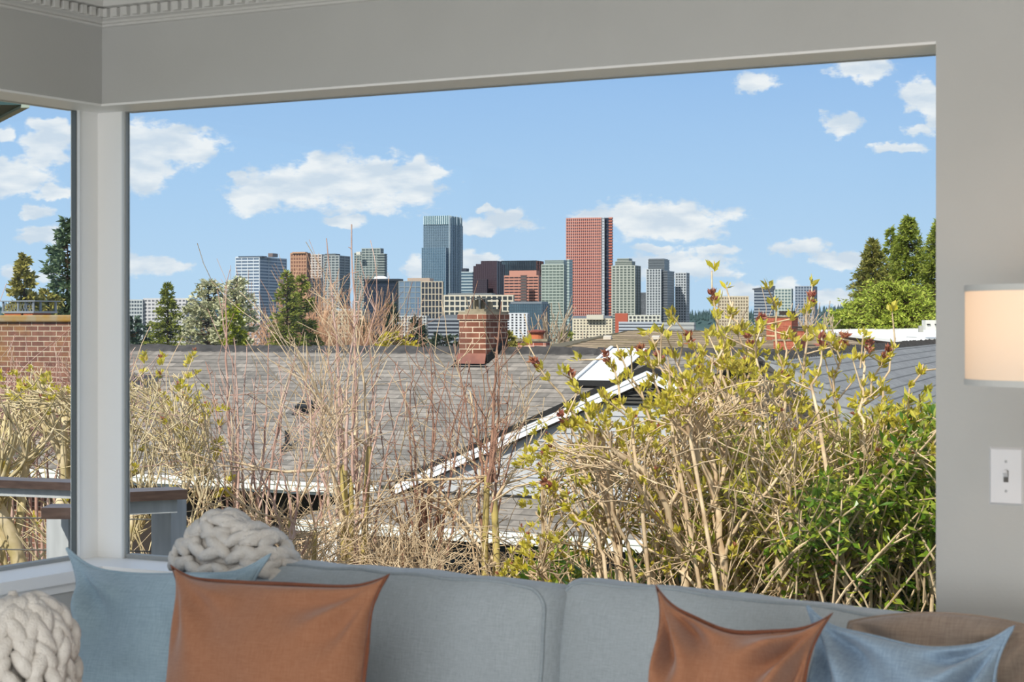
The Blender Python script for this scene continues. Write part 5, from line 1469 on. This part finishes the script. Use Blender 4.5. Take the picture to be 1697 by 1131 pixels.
bare('bare_tree', 'bare pruned tree with the thin shoot that overtops the silvery spruce', 400, 10.4, 71,
     [(400, 900, 374, 474, .012), (395, 860, 388, 560, .009), (405, 880, 410, 575, .009), (392, 840, 384, 590, .008), (420, 900, 446, 570, .010), (430, 880, 425, 600, .008), (380, 880, 342, 600, .008), (410, 900, 470, 640, .008), (388, 870, 365, 640, .008), (440, 900, 492, 585, .009), (445, 880, 462, 590, .008), (415, 850, 430, 622, .008), (380, 900, 330, 690, .008)],
     BARKR, [(-4, .028, 800), (22, .02, 850)], twigs=BARKP, group=grp)
bare('bare_tree', 'bare tree with a yellow mossy trunk and the tallest reddish shoot', 575, 10.2, 72,
     [(590, 940, 582, 372, .014), (585, 800, 590, 560, .010), (560, 860, 540, 395, .011), (570, 800, 556, 540, .010), (600, 850, 612, 575, .009), (560, 780, 540, 575, .008), (575, 780, 600, 480, .010), (540, 900, 512, 600, .009), (550, 880, 500, 620, .009), (600, 860, 660, 600, .009), (595, 820, 630, 590, .009), (580, 800, 622, 640, .008), (620, 900, 690, 610, .008), (545, 820, 525, 660, .008)],
     BARKY, [(-8, .036, 770), (2, .026, 790), (34, .03, 740)], twigs=BARKP, group=grp)
bare('bare_tree', 'bare tree with fine crossing shoots in front of the roof middle', 700, 10.6, 73,
     [(690, 880, 655, 600, .010), (700, 900, 684, 605, .009), (705, 880, 712, 578, .010), (700, 860, 722, 610, .008), (715, 900, 744, 600, .009), (690, 900, 646, 660, .008), (720, 880, 770, 640, .009), (680, 900, 630, 700, .008), (730, 900, 778, 598, .009), (740, 920, 790, 660, .008)],
     BARKR, [(0, .026, 830), (26, .02, 850), (-30, .02, 870)], twigs=BARKR, group=grp)
bare('bare_tree', 'bare tree with a forked yellow trunk beside the white rake board', 812, 10.3, 74,
     [(808, 800, 803, 605, .010), (812, 800, 830, 500, .012), (815, 800, 826, 580, .010), (800, 800, 776, 598, .009), (822, 800, 840, 690, .008), (805, 800, 792, 640, .009), (820, 900, 868, 700, .008), (800, 900, 750, 570, .010), (815, 850, 850, 620, .008)],
     BARKY, [(-4, .03, 790), (8, .034, 830)], twigs=BARKR, group=grp)
bare('bare_tree', 'bare low twiggy tree at the left above the knitted throw', 480, 9.6, 75,
     [(480, 920, 450, 740, .009), (485, 900, 505, 700, .009), (470, 900, 420, 760, .008), (500, 920, 545, 760, .008)],
     BARKY, [(0, .024, 860), (40, .02, 880), (-45, .02, 880)], twigs=BARKP, group=grp)
# tangle of low horizontal twigs
tg = thing('bare_shrub', 'dense tangle of low bare tan twigs just above the sofa', 'shrub', tuple(P(680, 540, 10).xy)+(zg,), )
mb = MB(); rng = random.Random(88); tips = []
TAN = dict(seg=.09, wob=.30, up=.02, taper=.5, rmin=.0024, depth=3, kids=[5, 4, 2], t0=.2, ang=(.4, 1.2), ls=(.45, .8))
for k in range(32):
    u = 330+520*((k+.5)/32)+rng.uniform(-8, 8); Y = rng.uniform(9.6, 11); b0 = P(u, 1035, Y)
    d = Vector((rng.uniform(-.8, .8), rng.uniform(-.3, .3), rng.uniform(.4, 1))).normalized()
    mb.tube([Vector((b0.x, b0.y, zg)), b0], [.02, .012], 5, cap=False)
    grow(mb, b0, d, rng.uniform(.26, .46), .010, 0, rng, TAN, tips)
mb.build('branches', BARKT, tg, smooth=True)
# left side: budding and mossy trees
LFT = dict(seg=.10, wob=.24, up=.06, taper=.45, rmin=.0034, depth=3, kids=[6, 6, 4], t0=.2, ang=(.25, .75), ls=(.5, .8), pn=.3, cap=capper([(-60, 620), (60, 600), (120, 610), (215, 580), (320, 595), (345, 660), (370, 800), (390, 1000)], 4))
budding('budding_tree', 'tree with pale mossy trunks close outside the left window', 40, 10.5, 91, LFT, [(-.25, -.05, 1.0, .060), (-.05, .0, 1.1, .066), (.15, .08, 1.0, .056), (.3, .12, .8, .04)], BARKM, zg, budp=.025, size=.04, redtop=0, cat='tree', nodeleaf=.0)
budding('budding_tree', 'budding tree with thin orange-tan twigs just right of the corner post', 250, 10.2, 92, LFT, [(-.1, -.08, 1.0, .020), (.05, .03, 1.1, .022), (.15, .12, .9, .018)], BARKM, zg, budp=.12, size=.04, redtop=.3, cat='tree', nodeleaf=.01)
# fine pinkish twigs behind the left tree
fw = thing('bare_shrub', 'fine pinkish bare twigs in front of the left brick chimney', 'shrub', tuple(P(50, 540, 12.5).xy)+(zg,))
mb = MB(); rng = random.Random(93)
for k in range(24):
    b0 = P(-30+10*k, 800, 12.5+rng.uniform(-.4, .4)); mb.tube([Vector((b0.x, b0.y, zg)), b0], [.02, .012], 5, cap=False)
    grow(mb, b0, Vector((rng.uniform(-.3, .3), 0, 1)).normalized(), rng.uniform(.42, .6), .009, 0, rng, dict(TAN, up=.09, wob=.2), tips)
mb.build('branches', BARKP, fw, smooth=True)

# bare reddish tree among the far conifers, and small far bare trees
def far_bare(name, label, u, Y, vtop, spread, seed, bark, n=7, rmin=.012, cat='tree'):
    rng = random.Random(seed); zb_ = gz(Y); base = P(u, 540, Y); base.z = zb_; Ht = Zr(vtop, Y)-zb_
    root = thing(name, label, cat, tuple(base))
    par = dict(seg=Ht*.045, wob=.16, up=.11, taper=.5, rmin=rmin, depth=3, kids=[6, 5, 4], t0=.2, ang=(.2, .6), ls=(.42, .7))
    mb = MB(); fork = base+Vector((0, 0, Ht*.42)); mb.tube([base, fork], [Ht*.02, Ht*.014], 7, cap=False)
    for k in range(n):
        an = spread*(-1+2*k/(n-1)); d = Vector((sin(an), rng.uniform(-.3, .3), cos(an))).normalized()
        grow(mb, fork+Vector((sin(an)*Ht*.03, 0, -Ht*.05*abs(sin(an)))), d, Ht*rng.uniform(.30, .36)*(1-.15*abs(an)), Ht*.009, 0, rng, par, [])
    mb.build('branches', bark, root)
    return root
RUSTT = mat('rusty_twigs', (200, 162, 130), .9, .1, c2=(170, 128, 100), nscale=.6)
far_bare('bare_tree', 'large bare rust-coloured tree behind the twin green conifers', 508, 62, 432, .62, 94, RUSTT, n=10, rmin=.0075)
far_bare('bare_tree', 'smaller bare rust-coloured tree left of the twin green conifers', 436, 60, 470, .5, 95, RUSTT, n=8, rmin=.007)
far_bare('bare_tree', 'bare rust-coloured tree right of the twin conifers, before the cream offices', 560, 64, 470, .5, 98, RUSTT, n=8, rmin=.007)
far_bare('bare_tree', 'bare tan tree in front of the cream apartments', 915, 100, 512, .55, 96, mat('tan_twigs', (178, 158, 136), .9, .1), n=7, rmin=.022)
far_bare('bare_tree', 'bare tan tree behind the orange brick chimneys at the right', 1300, 90, 497, .55, 97, MATS['tan_twigs'], n=7, rmin=.02)

# ================================================================== SKY, SUN, FILL LIGHTS, LAMP BULB
w = bpy.data.worlds.new('World'); scene.world = w; w.use_nodes = True
nt = w.node_tree; N = nt.nodes; L = nt.links
bg = N['Background']
tc = N.new('ShaderNodeTexCoord'); sp_ = N.new('ShaderNodeSeparateXYZ'); L.new(tc.outputs['Generated'], sp_.inputs[0])
def M2(op, a, b=None, c=None, clamp=False):
    n = N.new('ShaderNodeMath'); n.operation = op; n.use_clamp = clamp
    for i, x in enumerate((a, b, c)):
        if x is None: continue
        if isinstance(x, (int, float)): n.inputs[i].default_value = x
        else: L.new(x, n.inputs[i])
    return n.outputs[0]
az = M2('ARCTAN2', sp_.outputs[0], sp_.outputs[1]); el = M2('ARCSINE', sp_.outputs[2])
cr = N.new('ShaderNodeValToRGB'); E = cr.color_ramp.elements
tel = N.new('ShaderNodeMapRange'); L.new(el, tel.inputs[0]); tel.inputs[1].default_value = -.02; tel.inputs[2].default_value = .38
stops = [(0, (196, 222, 244)), (.05, (190, 219, 245)), (.13, (186, 217, 246)), (.25, (172, 208, 245)), (.42, (150, 191, 240)), (.7, (122, 168, 228)), (1, (92, 140, 208))]
E[0].position = 0; E[0].color = lin(stops[0][1]); E[1].position = 1; E[1].color = lin(stops[-1][1])
for p_, c_ in stops[1:-1]:
    e = E.new(p_); e.color = lin(c_)
L.new(tel.outputs[0], cr.inputs['Fac'])
ve = N.new('ShaderNodeCombineXYZ'); L.new(az, ve.inputs[0]); L.new(el, ve.inputs[1])
# warp
nz = N.new('ShaderNodeTexNoise'); nz.inputs['Scale'].default_value = 95; nz.inputs['Detail'].default_value = 5; L.new(ve.outputs[0], nz.inputs['Vector'])
vs = N.new('ShaderNodeVectorMath'); vs.operation = 'MULTIPLY_ADD'; L.new(nz.outputs['Color'], vs.inputs[0]); vs.inputs[1].default_value = (.016, .011, 0)
off = N.new('ShaderNodeVectorMath'); off.operation = 'ADD'; L.new(ve.outputs[0], off.inputs[0]); off.inputs[1].default_value = (-.008, -.0055, 0)
L.new(off.outputs[0], vs.inputs[2])
blobs = [(290, 245, 66, 28), (235, 280, 52, 32), (228, 232, 60, 26), (236, 440, 48, 16), (275, 440, 34, 8),
 (470, 308, 66, 30), (545, 300, 70, 38), (620, 305, 75, 42), (682, 300, 50, 36), (425, 330, 38, 24), (690, 278, 34, 18), (398, 296, 12, 13), (570, 365, 34, 8),
 (820, 372, 48, 12), (842, 358, 26, 10), (786, 380, 30, 10), (785, 432, 34, 18), (690, 442, 22, 22), (800, 348, 14, 6),
 (1105, 368, 90, 28), (1060, 358, 55, 24), (1150, 374, 50, 20), (985, 358, 40, 9), (1140, 440, 78, 18), (1190, 415, 30, 9), (1085, 414, 34, 8), (1060, 445, 20, 18),
 (1330, 410, 46, 13), (1404, 432, 42, 13), (1425, 112, 46, 18), (1252, 136, 32, 13), (1395, 205, 24, 20), (1530, 158, 34, 24), (1552, 190, 20, 20), (1490, 246, 34, 8), (1525, 216, 24, 10),
 (1238, 490, 36, 18), (1296, 480, 34, 14), (1385, 494, 54, 14), (28, 290, 52, 30), (75, 245, 36, 30), (86, 208, 30, 13), (60, 352, 22, 10), (70, 388, 36, 13), (14, 222, 14, 12), (92, 318, 26, 10), (30, 455, 20, 12), (80, 458, 20, 8)]
def clouds(vec):
    cur = None
    for (u, v, ru, rv) in blobs:
        a0 = math.atan2(u-CX, F); e0 = math.atan2(HV-v, math.hypot(F, u-CX))
        m = N.new('ShaderNodeVectorMath'); m.operation = 'MULTIPLY_ADD'; L.new(vec, m.inputs[0])
        sx, sy = F/(ru*1.42), F/(rv*1.42)
        m.inputs[1].default_value = (sx, sy, 0); m.inputs[2].default_value = (-a0*sx, -e0*sy, 0)
        ln = N.new('ShaderNodeVectorMath'); ln.operation = 'LENGTH'; L.new(m.outputs[0], ln.inputs[0])
        cur = ln.outputs['Value'] if cur is None else M2('SMOOTH_MIN', cur, ln.outputs['Value'], .12)
    return cur
dmin = clouds(vs.outputs[0])
n2 = N.new('ShaderNodeTexNoise'); n2.inputs['Scale'].default_value = 60; n2.inputs['Detail'].default_value = 8; n2.inputs['Roughness'].default_value = .62
mp2 = N.new('ShaderNodeMapping'); mp2.inputs['Scale'].default_value = (1, 1.8, 1); L.new(ve.outputs[0], mp2.inputs[0]); L.new(mp2.outputs[0], n2.inputs['Vector'])
val = M2('ADD', M2('SUBTRACT', 1.0, dmin), M2('MULTIPLY', M2('SUBTRACT', n2.outputs['Fac'], .5), 1.9))
al = N.new('ShaderNodeMapRange'); al.interpolation_type = 'SMOOTHSTEP'; L.new(val, al.inputs[0]); al.inputs[1].default_value = .02; al.inputs[2].default_value = .42; al.inputs[4].default_value = .96
# unseen cloud cover outside the window's view, thickened to whiten the fill light
n3 = N.new('ShaderNodeTexNoise'); n3.inputs['Scale'].default_value = 2.4; n3.inputs['Detail'].default_value = 8; L.new(tc.outputs['Generated'], n3.inputs['Vector'])
a3 = N.new('ShaderNodeMapRange'); L.new(n3.outputs['Fac'], a3.inputs[0]); a3.inputs[1].default_value = .38; a3.inputs[2].default_value = .56
hi = N.new('ShaderNodeMapRange'); L.new(el, hi.inputs[0]); hi.inputs[1].default_value = .20; hi.inputs[2].default_value = .30
a3m = M2('MULTIPLY', a3.outputs[0], hi.outputs[0])
alpha = M2('MAXIMUM', al.outputs[0], a3m)
# grey undersides where the cloud is thick
n4 = N.new('ShaderNodeTexNoise'); n4.inputs['Scale'].default_value = 38; n4.inputs['Detail'].default_value = 5
mp4 = N.new('ShaderNodeMapping'); mp4.inputs['Scale'].default_value = (1, 2.6, 1); L.new(ve.outputs[0], mp4.inputs[0]); L.new(mp4.outputs[0], n4.inputs['Vector'])
sh_ = N.new('ShaderNodeMapRange'); L.new(n4.outputs['Fac'], sh_.inputs[0]); sh_.inputs[1].default_value = .40; sh_.inputs[2].default_value = .62
cc = N.new('ShaderNodeMix'); cc.data_type = 'RGBA'; L.new(sh_.outputs[0], cc.inputs[0]); cc.inputs[6].default_value = lin((212, 224, 238)); cc.inputs[7].default_value = lin((246, 248, 251))
fin = N.new('ShaderNodeMix'); fin.data_type = 'RGBA'; L.new(alpha, fin.inputs[0]); L.new(cr.outputs['Color'], fin.inputs[6]); L.new(cc.outputs[2], fin.inputs[7])
L.new(fin.outputs[2], bg.inputs['Color']); bg.inputs['Strength'].default_value = 1.0

sd = bpy.data.lights.new('sun', 'SUN'); sd.energy = 5.2; sd.angle = radians(.8); sd.color = (1, .95, .86)
so_ = bpy.data.objects.new('sun', sd); COL.objects.link(so_)
sv = Vector((.42, .80, -.80)).normalized(); so_.rotation_euler = sv.to_track_quat('-Z', 'Y').to_euler(); so_.location = (-10, -10, 30)
def area(name, loc, aim, sx, sy, power, color=(1, 1, 1)):
    d = bpy.data.lights.new(name, 'AREA'); d.shape = 'RECTANGLE'; d.size = sx; d.size_y = sy; d.energy = power; d.color = color
    o = bpy.data.objects.new(name, d); COL.objects.link(o); o.location = loc
    o.rotation_euler = (Vector(aim)-Vector(loc)).to_track_quat('-Z', 'Y').to_euler(); return o
area('ceiling_fill', H(-.6, .8, 2.36), H(-.6, .8, 0), 1.6, 1.6, 38, (.97, .985, 1))  # unseen fill under the ceiling, added to brighten the room
area('rear_fill', H(-.6, nB+.05, 1.0), H(-.6, 3, 1.45), 3.2, 1.7, 150, (.96, .98, 1))  # unseen fill before the back wall, added to lift sill and soffit
pl = bpy.data.lights.new('lamp_bulb', 'POINT'); pl.energy = 1.3; pl.color = (1, .62, .34); pl.shadow_soft_size = .03
po = bpy.data.objects.new('lamp_bulb', pl); COL.objects.link(po); po.location = (lx, ly, zb+.15)

# ================================================================== CAMERA
cd = bpy.data.cameras.new('camera'); cam = bpy.data.objects.new('camera', cd); COL.objects.link(cam)
cam.location = (0, 0, CAMZ); cam.rotation_euler = (pi/2, 0, 0)
cd.sensor_width = 36; cd.lens = 36*F/1697; cd.shift_x = 0; cd.shift_y = -(565.5-HV)/1697
cd.clip_start = .05; cd.clip_end = 8000
cd.dof.use_dof = True; cd.dof.focus_distance = 15; cd.dof.aperture_fstop = 13
scene.camera = cam
scene.view_settings.view_transform = 'Standard'; scene.view_settings.look = 'None'
scene.view_settings.exposure = 0; scene.view_settings.gamma = 1; scene.view_settings.use_curve_mapping = False
